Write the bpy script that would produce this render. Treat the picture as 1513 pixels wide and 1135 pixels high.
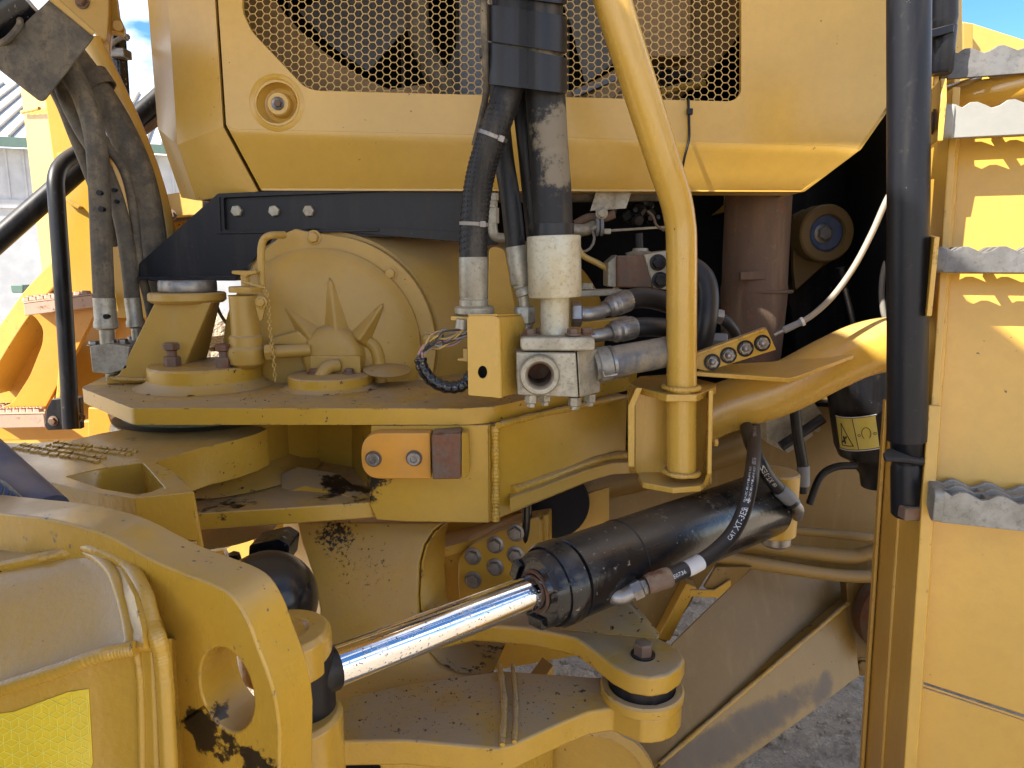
import bpy, bmesh, math, random
from mathutils import Vector, Matrix
V = Vector
random.seed(7)
for _o in list(bpy.data.objects): bpy.data.objects.remove(_o)
SC = bpy.context.scene
COL = SC.collection
# ------------------------------------------------------------------ camera
FPX, PITCH, CAMZ = 1050.0, math.radians(9.8), 1.6
cam = bpy.data.objects.new('camera', bpy.data.cameras.new('camera'))
COL.objects.link(cam)
cam.location = (0, 0, CAMZ)
cam.rotation_euler = (math.pi/2 - PITCH, 0, 0)
cam.data.sensor_fit = 'HORIZONTAL'
cam.data.sensor_width = 36
cam.data.lens = 36*FPX/1513
cam.data.clip_start = 0.02
cam.data.clip_end = 2000
SC.camera = cam
# ------------------------------------------------------------------ sky, sun, exposure
SUN = V((-1.0, -0.66, 1.16)).normalized()          # towards the sun
EL = math.asin(SUN.z)
AZ = math.atan2(SUN.x, SUN.y)
W = bpy.data.worlds.new('World'); SC.world = W; W.use_nodes = True
wt = W.node_tree; wt.nodes.clear()
def wn(t): return wt.nodes.new(t)
sky = wn('ShaderNodeTexSky'); sky.sky_type = 'NISHITA'; sky.sun_disc = False
sky.sun_elevation = EL; sky.sun_rotation = AZ; sky.altitude = 1200; sky.air_density = 1.0; sky.dust_density = 0.15; sky.ozone_density = 2.5
tc = wn('ShaderNodeTexCoord')
mp = wn('ShaderNodeMapping'); mp.inputs['Scale'].default_value = (1, 1, 2.2); mp.inputs['Location'].default_value = (0.35, 0.2, 0.1)
nz = wn('ShaderNodeTexNoise'); nz.inputs['Scale'].default_value = 3.2; nz.inputs['Detail'].default_value = 7; nz.inputs['Roughness'].default_value = .55
rp_ = wn('ShaderNodeValToRGB'); rp_.color_ramp.elements[0].position = .46; rp_.color_ramp.elements[1].position = .62
mx = wn('ShaderNodeMix'); mx.data_type = 'RGBA'; mx.inputs[7].default_value = (9.6, 9.1, 8.5, 1)
bg = wn('ShaderNodeBackground'); bg.inputs['Strength'].default_value = 0.098
wo = wn('ShaderNodeOutputWorld')
L = wt.links.new
L(tc.outputs['Generated'], mp.inputs[0]); L(mp.outputs[0], nz.inputs[0]); sx = wn('ShaderNodeSeparateXYZ'); L(tc.outputs['Generated'], sx.inputs[0])
mr = wn('ShaderNodeMapRange'); mr.inputs[1].default_value = .12; mr.inputs[2].default_value = .26; mr.inputs[3].default_value = .10; mr.inputs[4].default_value = -.045; L(sx.outputs[2], mr.inputs[0])
ad_ = wn('ShaderNodeMath'); ad_.operation = 'ADD'; L(nz.outputs[0], ad_.inputs[0]); L(mr.outputs[0], ad_.inputs[1]); L(ad_.outputs[0], rp_.inputs[0])
hs_ = wn('ShaderNodeHueSaturation'); hs_.inputs['Saturation'].default_value = 1.25; hs_.inputs['Value'].default_value = .85
L(rp_.outputs[0], mx.inputs[0]); L(sky.outputs[0], hs_.inputs['Color']); L(hs_.outputs[0], mx.inputs[6]); L(mx.outputs[2], bg.inputs[0]); L(bg.outputs[0], wo.inputs[0])
sun = bpy.data.objects.new('sun', bpy.data.lights.new('sun', 'SUN'))
COL.objects.link(sun)
sun.data.energy = 4.4; sun.data.angle = math.radians(.53); sun.data.color = (1, .95, .86)
sun.rotation_euler = (-SUN).to_track_quat('-Z', 'Y').to_euler()
SC.view_settings.view_transform = 'Standard'; SC.view_settings.look = 'None'
SC.view_settings.exposure = 1.78; SC.view_settings.gamma = 1
SC.cycles.max_bounces = 8; SC.cycles.diffuse_bounces = 5; SC.cycles.glossy_bounces = 4
SC.cycles.caustics_reflective = False; SC.cycles.sample_clamp_indirect = 6
# ------------------------------------------------------------------ where things stand
CP, SP = math.cos(PITCH), math.sin(PITCH)
CAM = V((0, 0, CAMZ))
def ray(px, py):
    a, b = (px-756.5)/FPX, (567.5-py)/FPX
    return V((a, CP + b*SP, -SP + b*CP))
def P(px, py, Y): d = ray(px, py); return CAM + d*(Y/d.y)
def Z(px, py, z): d = ray(px, py); return CAM + d*((z-CAMZ)/d.z)
def PL(px, py, p0, n): d = ray(px, py); return CAM + d*((p0-CAM).dot(n)/d.dot(n))
def PS(l, Y): return [P(x, y, Y) for x, y in l]
def ZS(l, z): return [Z(x, y, z) for x, y in l]
def rnd(pts, r, n=4):
    out = []; m = len(pts)
    for i, p in enumerate(pts):
        rr = r[i] if isinstance(r, (list, tuple)) else r
        a, b, c = V(pts[i-1]), V(p), V(pts[(i+1) % m])
        if rr <= 0: out.append(tuple(b)); continue
        d1, d2 = (a-b), (c-b)
        k1, k2 = min(rr, d1.length*.48), min(rr, d2.length*.48)
        s, e = b + d1.normalized()*k1, b + d2.normalized()*k2
        for j in range(n+1):
            t = j/n; out.append(tuple(s*(1-t)**2 + b*2*t*(1-t) + e*t*t))
    return out
def circ2(cx, cy, r, n=20, ry=None): return [(cx + r*math.cos(2*math.pi*i/n), cy + (ry or r)*math.sin(2*math.pi*i/n)) for i in range(n)]
def smooth_path(pts, n=8):
    pts = [V(p) for p in pts]
    if len(pts) < 3: return [pts[0].lerp(pts[-1], i/n) for i in range(n+1)]
    q = [pts[0]*2-pts[1]] + pts + [pts[-1]*2-pts[-2]]; out = []
    for i in range(1, len(q)-2):
        a, b, c, d = q[i-1], q[i], q[i+1], q[i+2]
        for j in range(n):
            t = j/n
            out.append(.5*((2*b) + (c-a)*t + (2*a-5*b+4*c-d)*t*t + (3*b-a-3*c+d)*t**3))
    out.append(pts[-1]); return out
def basis(ax):
    ax = V(ax).normalized(); h = V((0, 0, 1)) if abs(ax.z) < .9 else V((0, 1, 0))
    u = h.cross(ax).normalized(); return u, ax.cross(u), ax
class B:
    def __init__(s): s.bm = bmesh.new()
    def poly(s, pts, vec, holes=()):
        bm = s.bm; vec = V(vec); loops = [pts] + list(holes)
        F = [[bm.verts.new(V(p)) for p in l] for l in loops]
        K = [[bm.verts.new(V(p)+vec) for p in l] for l in loops]
        for f, k in zip(F, K):
            n = len(f)
            for i in range(n): bm.faces.new((f[i], f[(i+1) % n], k[(i+1) % n], k[i]))
        if not holes: bm.faces.new(F[0]); bm.faces.new(K[0])
        else:
            for S in (F, K):
                es = []
                for l in S:
                    for i in range(len(l)):
                        e = bm.edges.get((l[i], l[(i+1) % len(l)]))
                        es.append(e)
                bmesh.ops.triangle_fill(bm, use_beauty=True, use_dissolve=False, edges=es)
        return s
    def sheet(s, rows, thick=None):
        bm = s.bm; R = [[bm.verts.new(V(p)) for p in r] for r in rows]
        for a, b in zip(R[:-1], R[1:]):
            for i in range(len(a)-1): bm.faces.new((a[i], a[i+1], b[i+1], b[i]))
        if thick:
            t = V(thick); K = [[bm.verts.new(v.co + t) for v in r] for r in R]
            for a, b in zip(K[:-1], K[1:]):
                for i in range(len(a)-1): bm.faces.new((a[i+1], a[i], b[i], b[i+1]))
            ring = [R[0][i] for i in range(len(R[0]))] + [r[-1] for r in R[1:]] + R[-1][-2::-1] + [r[0] for r in R[-2:0:-1]]
            rk = [K[0][i] for i in range(len(K[0]))] + [r[-1] for r in K[1:]] + K[-1][-2::-1] + [r[0] for r in K[-2:0:-1]]
            n = len(ring)
            for i in range(n): bm.faces.new((ring[i], ring[(i+1) % n], rk[(i+1) % n], rk[i]))
        return s
    def tube(s, path, r, seg=16, caps=True):
        bm = s.bm; path = [V(p) for p in path]; n = len(path); rings = []; u = None
        for i, p in enumerate(path):
            t = (path[min(i+1, n-1)] - path[max(i-1, 0)]).normalized()
            if u is None: u, w, _ = basis(t)
            else: u = (u - t*u.dot(t)).normalized(); w = t.cross(u)
            rr = r(i/(n-1)) if callable(r) else (r[i] if isinstance(r, (list, tuple)) else r)
            rings.append([bm.verts.new(p + (u*math.cos(2*math.pi*k/seg) + w*math.sin(2*math.pi*k/seg))*rr) for k in range(seg)])
        for a, b in zip(rings[:-1], rings[1:]):
            for k in range(seg): bm.faces.new((a[k], a[(k+1) % seg], b[(k+1) % seg], b[k]))
        if caps: bm.faces.new(rings[0]); bm.faces.new(rings[-1])
        return s
    def lathe(s, c, ax, prof, seg=32, rot=0.0, cap0=True):
        bm = s.bm; u, w, a = basis(ax); c = V(c); rings = []
        for r, h in prof:
            if r < 1e-6: rings.append([bm.verts.new(c + a*h)])
            else: rings.append([bm.verts.new(c + a*h + (u*math.cos(2*math.pi*k/seg+rot) + w*math.sin(2*math.pi*k/seg+rot))*r) for k in range(seg)])
        for p, q in zip(rings[:-1], rings[1:]):
            for k in range(seg):
                k2 = (k+1) % seg
                if len(p) == 1 and len(q) == 1: continue
                if len(p) == 1: bm.faces.new((p[0], q[k2], q[k]))
                elif len(q) == 1: bm.faces.new((p[k], p[k2], q[0]))
                else: bm.faces.new((p[k], p[k2], q[k2], q[k]))
        if cap0 and len(rings[0]) > 1: bm.faces.new(rings[0])
        if len(rings[-1]) > 1: bm.faces.new(rings[-1])
        return s
    def ring(s, c, ax, prof, seg=32):          # closed profile, hollow
        bm = s.bm; u, w, a = basis(ax); c = V(c)
        R = [[bm.verts.new(c + a*h + (u*math.cos(2*math.pi*k/seg) + w*math.sin(2*math.pi*k/seg))*r) for k in range(seg)] for r, h in prof]
        for i in range(len(R)):
            p, q = R[i], R[(i+1) % len(R)]
            for k in range(seg): bm.faces.new((p[k], p[(k+1) % seg], q[(k+1) % seg], q[k]))
        return s
    def cyl(s, a, b, r, seg=24, r2=None):
        a, b = V(a), V(b); return s.lathe(a, b-a, [(r, 0), (r2 if r2 else r, (b-a).length)], seg)
    def box(s, c, u, v, w):
        c, u, v, w = V(c), V(u), V(v), V(w)
        return s.poly([c-u-v-w, c+u-v-w, c+u+v-w, c-u+v-w], w*2)
def ctr(pts):
    c = V((0, 0, 0))
    for p in pts: c += V(p)
    return c/len(pts)
WL = {}
def finish(name, b, m, parent, bevel, ang, segs=2):
    bm = b.bm
    bmesh.ops.remove_doubles(bm, verts=bm.verts, dist=1e-6)
    bmesh.ops.recalc_face_normals(bm, faces=bm.faces)
    lo = V((min(v.co.x for v in bm.verts), min(v.co.y for v in bm.verts), min(v.co.z for v in bm.verts)))
    hi = V((max(v.co.x for v in bm.verts), max(v.co.y for v in bm.verts), max(v.co.z for v in bm.verts)))
    c = (lo+hi)/2
    for v in bm.verts: v.co -= c
    me = bpy.data.meshes.new(name); bm.to_mesh(me); bm.free()
    me.materials.append(m)
    me.shade_smooth(); me.set_sharp_from_angle(angle=math.radians(ang))
    o = bpy.data.objects.new(name, me); COL.objects.link(o)
    if parent: o.parent = parent; o.location = c - WL[parent.name]
    else: o.location = c
    WL[o.name] = c
    if bevel:
        md = o.modifiers.new('bevel', 'BEVEL'); md.width = bevel; md.segments = segs; md.limit_method = 'ANGLE'; md.angle_limit = math.radians(32)
        md.harden_normals = True; md.use_clamp_overlap = True
    return o
def part(name, b, m, parent, bevel=0.0, ang=35, label=None, kind=None):
    o = finish(name, b, m, parent, bevel, ang)
    if label: o['label'] = label
    if kind: o['kind'] = kind
    return o
def tagit(o, label, cat, group=None):
    o['label'] = label; o['category'] = cat
    if group: o['group'] = group
    return o
def thing(name, label, cat, loc, group=None):
    o = bpy.data.objects.new(name, None); COL.objects.link(o); o.location = V(loc); o.empty_display_size = .05
    WL[o.name] = V(loc); return tagit(o, label, cat, group)
def solo(name, b, m, label, cat, group=None, bevel=0.0, ang=35):
    return tagit(finish(name, b, m, None, bevel, ang), label, cat, group)
def struct(name, b, m, ang=35):
    o = finish(name, b, m, None, 0, ang); o['kind'] = 'structure'; return o
BC = {}
def bolt(parent, pos, ax, r, h, m, washer=True, name='bolt', socket=False, label=None):
    key = (name, round(r, 5), round(h, 5), m.name, washer, socket)
    if key not in BC:
        b = B(); z0 = 0
        if washer: b.lathe((0, 0, 0), (0, 0, 1), [(r*1.35, 0), (r*1.35, h*.18), (r*1.25, h*.22)], 20); z0 = h*.2
        if socket: b.lathe((0, 0, 0), (0, 0, 1), [(r, z0), (r, h*.9), (r*.9, h), (r*.55, h), (r*.5, h*.5), (0, h*.45)], 20)
        else: b.lathe((0, 0, 0), (0, 0, 1), [(r, z0), (r, h*.86), (r*.88, h), (r*.6, h*1.03), (0, h*1.03)], 6)
        bm = b.bm; bmesh.ops.recalc_face_normals(bm, faces=bm.faces)
        me = bpy.data.meshes.new(name); bm.to_mesh(me); bm.free(); me.materials.append(m)
        me.shade_smooth(); me.set_sharp_from_angle(angle=math.radians(25)); BC[key] = me
    o = bpy.data.objects.new(name, BC[key]); COL.objects.link(o)
    o.rotation_mode = 'QUATERNION'
    q = V((0, 0, 1)).rotation_difference(V(ax).normalized()); o.rotation_quaternion = q @ __import__('mathutils').Quaternion((0, 0, 1), random.uniform(0, 1))
    o.parent = parent; o.location = V(pos) - WL[parent.name]; WL[o.name] = V(pos)
    if label: o['label'] = label
    return o
def weld(path, r, n=60, seg=10, amp=.07):
    pts = smooth_path(path, max(3, int(n*1.7)//max(1, len(path)-1)))
    rs = [r*(1 + amp*math.sin(i*1.35) + amp*1.6*math.sin(i*.23+r*900) + random.uniform(-amp, amp)*.5) for i in range(len(pts))]
    return B().tube(pts, rs, seg)
# ------------------------------------------------------------------ materials
class NT:
    def __init__(s, name):
        s.m = bpy.data.materials.new(name); s.m.use_nodes = True; s.t = s.m.node_tree; s.t.nodes.clear()
        s.out = s.n('ShaderNodeOutputMaterial'); s.p = s.n('ShaderNodeBsdfPrincipled'); s.l(s.p.outputs[0], s.out.inputs[0])
        s.geo = s.n('ShaderNodeNewGeometry')
    def n(s, t, **k):
        x = s.t.nodes.new(t)
        for a, v in k.items(): setattr(x, a, v)
        return x
    def l(s, a, b): s.t.links.new(a, b)
    def noise(s, scale, detail=4, rough=.55, vec=None, stretch=None, dist=0):
        v = vec or s.geo.outputs['Position']
        if stretch:
            m = s.n('ShaderNodeMapping'); m.inputs['Scale'].default_value = stretch; s.l(v, m.inputs[0]); v = m.outputs[0]
        x = s.n('ShaderNodeTexNoise'); x.inputs['Scale'].default_value = scale; x.inputs['Detail'].default_value = detail
        x.inputs['Roughness'].default_value = rough; x.inputs['Distortion'].default_value = dist
        s.l(v, x.inputs['Vector']); return x.outputs[0]
    def ss(s, v, a, b, lo=0, hi=1):
        x = s.n('ShaderNodeMapRange', interpolation_type='SMOOTHSTEP'); x.inputs[1].default_value = a; x.inputs[2].default_value = b
        x.inputs[3].default_value = lo; x.inputs[4].default_value = hi; s.l(v, x.inputs[0]); return x.outputs[0]
    def math(s, op, a, b=None):
        x = s.n('ShaderNodeMath', operation=op); x.use_clamp = False
        for i, v in enumerate((a, b)):
            if v is None: continue
            if isinstance(v, (int, float)): x.inputs[i].default_value = v
            else: s.l(v, x.inputs[i])
        return x.outputs[0]
    def mix(s, f, a, b):
        x = s.n('ShaderNodeMix', data_type='RGBA'); x.clamp_factor = True
        for i, v in ((0, f), (6, a), (7, b)):
            if isinstance(v, (int, float)): x.inputs[i].default_value = v
            elif isinstance(v, tuple): x.inputs[i].default_value = (*v, 1) if len(v) == 3 else v
            else: s.l(v, x.inputs[i])
        return x.outputs[2]
    def nz(s):
        x = s.n('ShaderNodeSeparateXYZ'); s.l(s.geo.outputs['Normal'], x.inputs[0]); return x.outputs[2]
    def bump(s, h, dist, strength=1):
        x = s.n('ShaderNodeBump'); x.inputs['Strength'].default_value = strength; x.inputs['Distance'].default_value = dist
        s.l(h, x.inputs['Height']); s.l(x.outputs[0], s.p.inputs['Normal'])
DUST = (.36, .27, .155)
def paint(name, col, dust=.35, chip=.715, rough=.34, peel=.0004, flat=.12, stains=(), metal=0.0, rust=0.0, coat=0.0, chipcol=(.035, .024, .018), dustcol=DUST, edge=0.0, patina=None, patches=(), spec=.5):
    t = NT(name); c = col
    big = t.noise(2.3, 3)
    k = t.ss(big, .3, .72)
    c = t.mix(k, tuple(x*.88 for x in col), tuple(min(1, x*1.08) for x in col))
    fm = t.noise(48, 6, .7); c = t.mix(t.math('MULTIPLY', t.ss(fm, .35, .7), .16), c, tuple(x*.62 for x in col))
    # settled dust: thick on tops, thin film and streaks on sides
    d1 = t.noise(9, 8, .65); d2 = t.noise(70, 5, .7); sv = t.noise(11, 5, .6, stretch=(3.0, 3.0, .35))
    top = t.ss(t.nz(), .25, .95)
    dm = t.math('MULTIPLY', top, t.ss(d1, .25, .62)); dm = t.math('MULTIPLY', dm, min(1.0, dust*2.1))
    film = t.math('MULTIPLY', t.ss(sv, .45, .75), flat*1.4)
    speck = t.math('MULTIPLY', t.ss(d2, .58, .70), flat)
    D = t.math('MAXIMUM', dm, t.math('ADD', film, speck))
    c = t.mix(D, c, dustcol)
    if rust:
        rn = t.ss(t.noise(26, 9, .72), .62-rust*.3, .72-rust*.25); c = t.mix(rn, c, t.mix(t.noise(120, 4), (.10, .035, .014), (.22, .10, .05)))
    if patina:
        pn = t.ss(t.noise(24, 9, .68), .40, .62); c = t.mix(t.math('MULTIPLY', pn, .75), c, patina)
        c = t.mix(t.math('MULTIPLY', t.ss(t.noise(140, 5, .7), .5, .68), .45), c, tuple(x*.45 for x in patina))
    for (p, rad, pcol, sc, *ww) in patches:   # caked dust and worn spots, each at its own place
        vd = t.n('ShaderNodeVectorMath', operation='DISTANCE'); t.l(t.geo.outputs['Position'], vd.inputs[0]); vd.inputs[1].default_value = tuple(p)
        fall = t.ss(vd.outputs['Value'], rad, rad*.25)
        w_n = ww[0] if ww else 1.0
        mk = t.ss(t.math('ADD', t.math('ADD', t.math('MULTIPLY', t.noise(sc, 9, .74), w_n), .5*(1-w_n)), t.math('MULTIPLY', fall, .42)), .74, .90); c = t.mix(t.math('MULTIPLY', mk, .9), c, pcol)
    # chips
    ch = t.noise(85, 5, .65); zone = t.ss(t.noise(5.5, 3), .46, .66)
    cm = t.ss(t.math('ADD', ch, t.math('MULTIPLY', zone, .07)), chip, chip+.012)
    if edge:                             # paint knocked off along edges
        bv = t.n('ShaderNodeBevel', samples=6); bv.inputs['Radius'].default_value = .006
        dp = t.n('ShaderNodeVectorMath', operation='DOT_PRODUCT'); t.l(bv.outputs[0], dp.inputs[0]); t.l(t.geo.outputs['Normal'], dp.inputs[1])
        em = t.math('MULTIPLY', t.ss(dp.outputs['Value'], .992, .90), t.ss(t.noise(38, 6, .7), .60-edge*.14, .66-edge*.12)); cm = t.math('MAXIMUM', cm, em)
    c = t.mix(cm, c, chipcol)
    r = t.math('ADD', rough, t.math('MULTIPLY', D, .45))
    tm = None
    for (p, rad, amt, sc) in stains:     # grease and oil, each at its own place
        vd = t.n('ShaderNodeVectorMath', operation='DISTANCE'); t.l(t.geo.outputs['Position'], vd.inputs[0]); vd.inputs[1].default_value = tuple(p)
        fall = t.ss(vd.outputs['Value'], rad, rad*.1)
        nn = t.noise(sc, 8, .72)
        mk = t.ss(t.math('ADD', nn, t.math('MULTIPLY', fall, .40*amt)), .74, .83)
        mk = t.math('MULTIPLY', mk, t.ss(fall, .02, .15))
        tm = mk if tm is None else t.math('MAXIMUM', tm, mk)
    if tm is not None:
        c = t.mix(tm, c, (.014, .011, .009)); r = t.mix(tm, r, (.28, .28, .28))
    t.l(c, t.p.inputs['Base Color']); t.l(r, t.p.inputs['Roughness'])
    t.p.inputs['Metallic'].default_value = metal; t.p.inputs['Specular IOR Level'].default_value = spec; t.p.inputs['Coat Weight'].default_value = coat; t.p.inputs['Coat Roughness'].default_value = .12
    h = t.noise(160, 3, .5); h2 = t.noise(14, 3)
    hh = t.math('ADD', t.math('MULTIPLY', h, .5), t.math('MULTIPLY', h2, 1.6)); hh = t.math('ADD', hh, t.math('MULTIPLY', cm, -1.0)); hh = t.math('ADD', hh, t.math('MULTIPLY', D, t.math('MULTIPLY', d2, 1.2)))
    t.bump(hh, peel, .8)
    return t.m
YEL = (.49, .285, .030)
M = {}
M['hood'] = paint('hood_paint', (.55, .335, .060), dust=.2, chip=.748, rough=.30, peel=.00025, flat=.04, coat=.15)
M['yel'] = paint('yellow_paint', YEL, dust=.45, chip=.728, rough=.32, flat=.06, edge=.3)
M['tubeyel'] = paint('yellow_tube_paint', (.56, .335, .055), dust=.2, chip=.748, rough=.27, flat=.035, coat=.15)
M['cast'] = paint('yellow_casting_paint', (.46, .265, .030), dust=.55, chip=.712, rough=.34, peel=.0011, flat=.08, edge=.4)
M['trans'] = paint('dull_yellow_paint', (.44, .268, .048), dust=.4, chip=.732, rough=.42, flat=.12, peel=.0006)
M['gloss'] = paint('glossy_tube_paint', (.55, .32, .05), dust=.1, chip=.75, rough=.12, flat=.02, coat=.8)
M['lad'] = paint('ladder_paint', (.56, .32, .048), dust=.25, chip=.742, rough=.30, flat=.05, edge=.15)
M['bright'] = paint('bright_yellow_paint', (.58, .375, .085), dust=.3, chip=.72, rough=.36, flat=.08)
M['orange'] = paint('orange_paint', (.60, .27, .03), dust=.2, chip=.735, rough=.4, flat=.08)
M['far'] = paint('far_orange_yellow_paint', (.58, .32, .05), dust=.3, chip=.695, rough=.4, flat=.14, chipcol=(.12, .045, .02))
M['black'] = paint('black_paint', (.0045, .005, .008), dust=.22, chip=.735, rough=.40, flat=.10, chipcol=(.09, .08, .065), dustcol=(.12, .10, .075), spec=.3)
M['cylblack'] = paint('cylinder_black_paint', (.006, .0065, .009), dust=.26, chip=.650, rough=.18, flat=.07, chipcol=(.17, .15, .12), dustcol=(.10, .085, .065), peel=.0006, spec=.45)
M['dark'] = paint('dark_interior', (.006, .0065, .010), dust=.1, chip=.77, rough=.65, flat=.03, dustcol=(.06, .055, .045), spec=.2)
M['rubber'] = paint('hose_rubber', (.011, .011, .0125), dust=.45, chip=.74, rough=.52, flat=.22, dustcol=(.19, .155, .105), chipcol=(.22, .18, .12), peel=.0008, spec=.35)
M['cleanrub'] = paint('clean_hose_rubber', (.009, .0095, .012), dust=.15, chip=.79, rough=.42, flat=.05, dustcol=(.12, .10, .08), spec=.4)
M['dusthose'] = paint('dusty_hose_sleeve', (.125, .104, .072), dust=.5, chip=.72, rough=.75, flat=.55, dustcol=(.30, .235, .145), chipcol=(.02, .018, .015), peel=.0008, patina=(.055, .05, .042))
M['zinc'] = paint('dirty_zinc', (.40, .375, .30), dust=.5, chip=.715, rough=.42, flat=.35, metal=.35, dustcol=(.36, .28, .15), chipcol=(.14, .11, .07), peel=.0006, patina=(.24, .215, .16))
M['pale'] = paint('pale_ferrule', (.52, .485, .36), dust=.3, chip=.735, rough=.42, flat=.25, metal=.2, dustcol=(.42, .35, .2), chipcol=(.2, .2, .24), peel=.0005, patina=(.42, .36, .22))
M['rubber2'] = paint('muddy_pipe', (.10, .11, .13), dust=.6, chip=.75, rough=.5, flat=.4, metal=.2, dustcol=(.36, .29, .19), patina=(.30, .25, .17))
M['steel'] = paint('dull_steel', (.27, .27, .275), dust=.4, chip=.75, rough=.36, flat=.25, metal=.75, peel=.0004, patina=(.19, .17, .14))
M['rustbolt'] = paint('rusty_steel', (.135, .088, .062), dust=.3, chip=.75, rough=.62, flat=.15, metal=.15, rust=.5, peel=.0008)
M['exh'] = paint('rusty_exhaust', (.112, .068, .044), dust=.3, chip=.74, rough=.8, flat=.4, rust=.22, dustcol=(.22, .145, .09), peel=.0011)
M['treadshade'] = paint('shaded_tread_metal', (.15, .145, .14), dust=.3, chip=.73, rough=.55, flat=.2, metal=.3, dustcol=(.2, .17, .13), patina=(.10, .095, .088))  # tread metal darkened: the shade on these treads sits in the colour
M['alu'] = paint('cast_aluminium', (.30, .29, .26), dust=.4, chip=.74, rough=.55, flat=.25, metal=.35, dustcol=(.30, .26, .19), patina=(.20, .19, .155))
M['aluw'] = paint('pale_aluminium', (.24, .235, .21), dust=.2, chip=.76, rough=.55, flat=.15, metal=.15)
M['pinkstep'] = paint('far_step_metal', (.46, .30, .22), dust=.4, chip=.70, rough=.6, flat=.4, rust=.12)
M['tape'] = paint('reflective_tape', (.74, .54, .03), dust=.1, chip=.77, rough=.22, flat=.05, coat=.4)
M['tapeline'] = paint('tape_pattern_line', (.80, .70, .10), dust=.1, chip=.8, rough=.2, flat=.02)
M['wallw'] = paint('shed_wall_paint', (.46, .475, .49), dust=.05, chip=.85, rough=.6, flat=.05)
M['roof'] = paint('shed_roof_metal', (.60, .62, .62), dust=.05, chip=.85, rough=.4, flat=.05)
M['green'] = paint('green_trim', (.10, .17, .14), dust=.05, chip=.85, rough=.5, flat=.05)
M['seal'] = paint('green_seal', (.22, .25, .15), dust=.3, chip=.73, rough=.4, flat=.2)
M['decal'] = paint('yellow_decal', (.50, .40, .07), dust=.2, chip=.77, rough=.4, flat=.15)
M['white'] = paint('white_print', (.55, .55, .55), dust=.1, chip=.80, rough=.5, flat=.08)
M['cable'] = paint('pale_cable', (.25, .23, .20), dust=.3, chip=.75, rough=.6, flat=.2)
M['fan'] = paint('grey_fan_paint', (.16, .17, .185), dust=.4, chip=.77, rough=.55, flat=.3, dustcol=(.25, .22, .17))
M['shademt'] = paint('shaded_mount_paint', (.15, .095, .03), dust=.3, chip=.75, rough=.55, flat=.15, dustcol=(.15, .11, .06))  # mount yellow darkened so the bay's shade is in the colour
M['shroud'] = paint('shroud_paint', (.29, .17, .055), dust=.4, chip=.77, rough=.5, flat=.2)
M['mesh'] = paint('grille_paint', (.52, .33, .09), dust=.3, chip=.80, rough=.45, flat=.15)
M['blue'] = paint('blue_grey_label', (.05, .08, .16), dust=.2, chip=.75, rough=.3, flat=.1)
M['wires'] = [paint('wire_%s' % n, c, dust=.2, chip=.8, rough=.45, flat=.1) for n, c in (('grey', (.20, .22, .22)), ('yellow', (.50, .33, .08)), ('pink', (.36, .2, .2)), ('black', (.02, .02, .02)), ('tan', (.38, .24, .12)))]
def chrome():
    t = NT('chrome_rod'); n = t.ss(t.noise(16, 8, .7, stretch=(1, 1, 1)), .52, .72); f = t.ss(t.noise(220, 4, .7), .60, .68)
    c = t.mix(t.math('MULTIPLY', n, .35), (.80, .81, .84), (.42, .36, .27)); c = t.mix(f, c, (.05, .04, .03))
    t.l(c, t.p.inputs['Base Color']); t.p.inputs['Metallic'].default_value = 1
    t.l(t.math('ADD', .10, t.math('MULTIPLY', n, .22)), t.p.inputs['Roughness']); t.bump(f, .0006); return t.m
M['chrome'] = chrome()
def gravel():
    t = NT('gravel_ground'); n = t.noise(28, 10, .75); v = t.n('ShaderNodeTexVoronoi'); v.inputs['Scale'].default_value = 75; t.l(t.geo.outputs['Position'], v.inputs[0])
    c = t.mix(t.ss(n, .3, .7), (.40, .325, .235), (.66, .555, .415)); c = t.mix(t.ss(v.outputs['Distance'], .0, .5), c, (.46, .37, .265))
    t.l(c, t.p.inputs['Base Color']); t.p.inputs['Roughness'].default_value = .95
    t.bump(t.math('ADD', t.math('MULTIPLY', v.outputs['Distance'], -1), t.math('MULTIPLY', n, 2)), .012); return t.m
M['gravel'] = gravel()
M['soil'] = paint('soil_crumbs', (.045, .03, .018), dust=.2, chip=.8, rough=.9, flat=.1)
# ------------------------------------------------------------------ print that follows a hose
def text_mesh(string, size):
    cu = bpy.data.curves.new('print', 'FONT'); cu.body = string; cu.size = size; cu.align_x = 'CENTER'; cu.align_y = 'CENTER'; cu.resolution_u = 2
    o = bpy.data.objects.new('print', cu); COL.objects.link(o)
    bpy.context.view_layer.update()
    me = bpy.data.meshes.new_from_object(o.evaluated_get(bpy.context.evaluated_depsgraph_get()))
    bpy.data.objects.remove(o); bpy.data.curves.remove(cu); return me
def text_on_path(string, size, path, r, s0, parent, m, flip=False, dphi=0.0, name='lettering', stretch=1.0):
    me = text_mesh(string, size); path = [V(p) for p in path]; acc = [0]
    for a, b in zip(path[:-1], path[1:]): acc.append(acc[-1] + (b-a).length)
    bm = bmesh.new(); bm.from_mesh(me); bpy.data.meshes.remove(me)
    def at(sv):
        sv = max(0, min(acc[-1]-1e-6, sv)); i = max(k for k in range(len(acc)-1) if acc[k] <= sv)
        t = (path[i+1]-path[i]).normalized(); return path[i] + t*(sv-acc[i]), t
    for v in bm.verts:
        x, y = v.co.x*stretch, v.co.y
        if flip: x, y = -x, -y
        p, t = at(s0 + x); rad = (CAM - p); rad = (rad - t*rad.dot(t)).normalized(); side = rad.cross(t)
        ph = y/r + dphi; v.co = p + (rad*math.cos(ph) + side*math.sin(ph))*(r + .0006)
    o = finish(name, type('X', (), {'bm': bm})(), m, parent, 0, 60); return o
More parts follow.
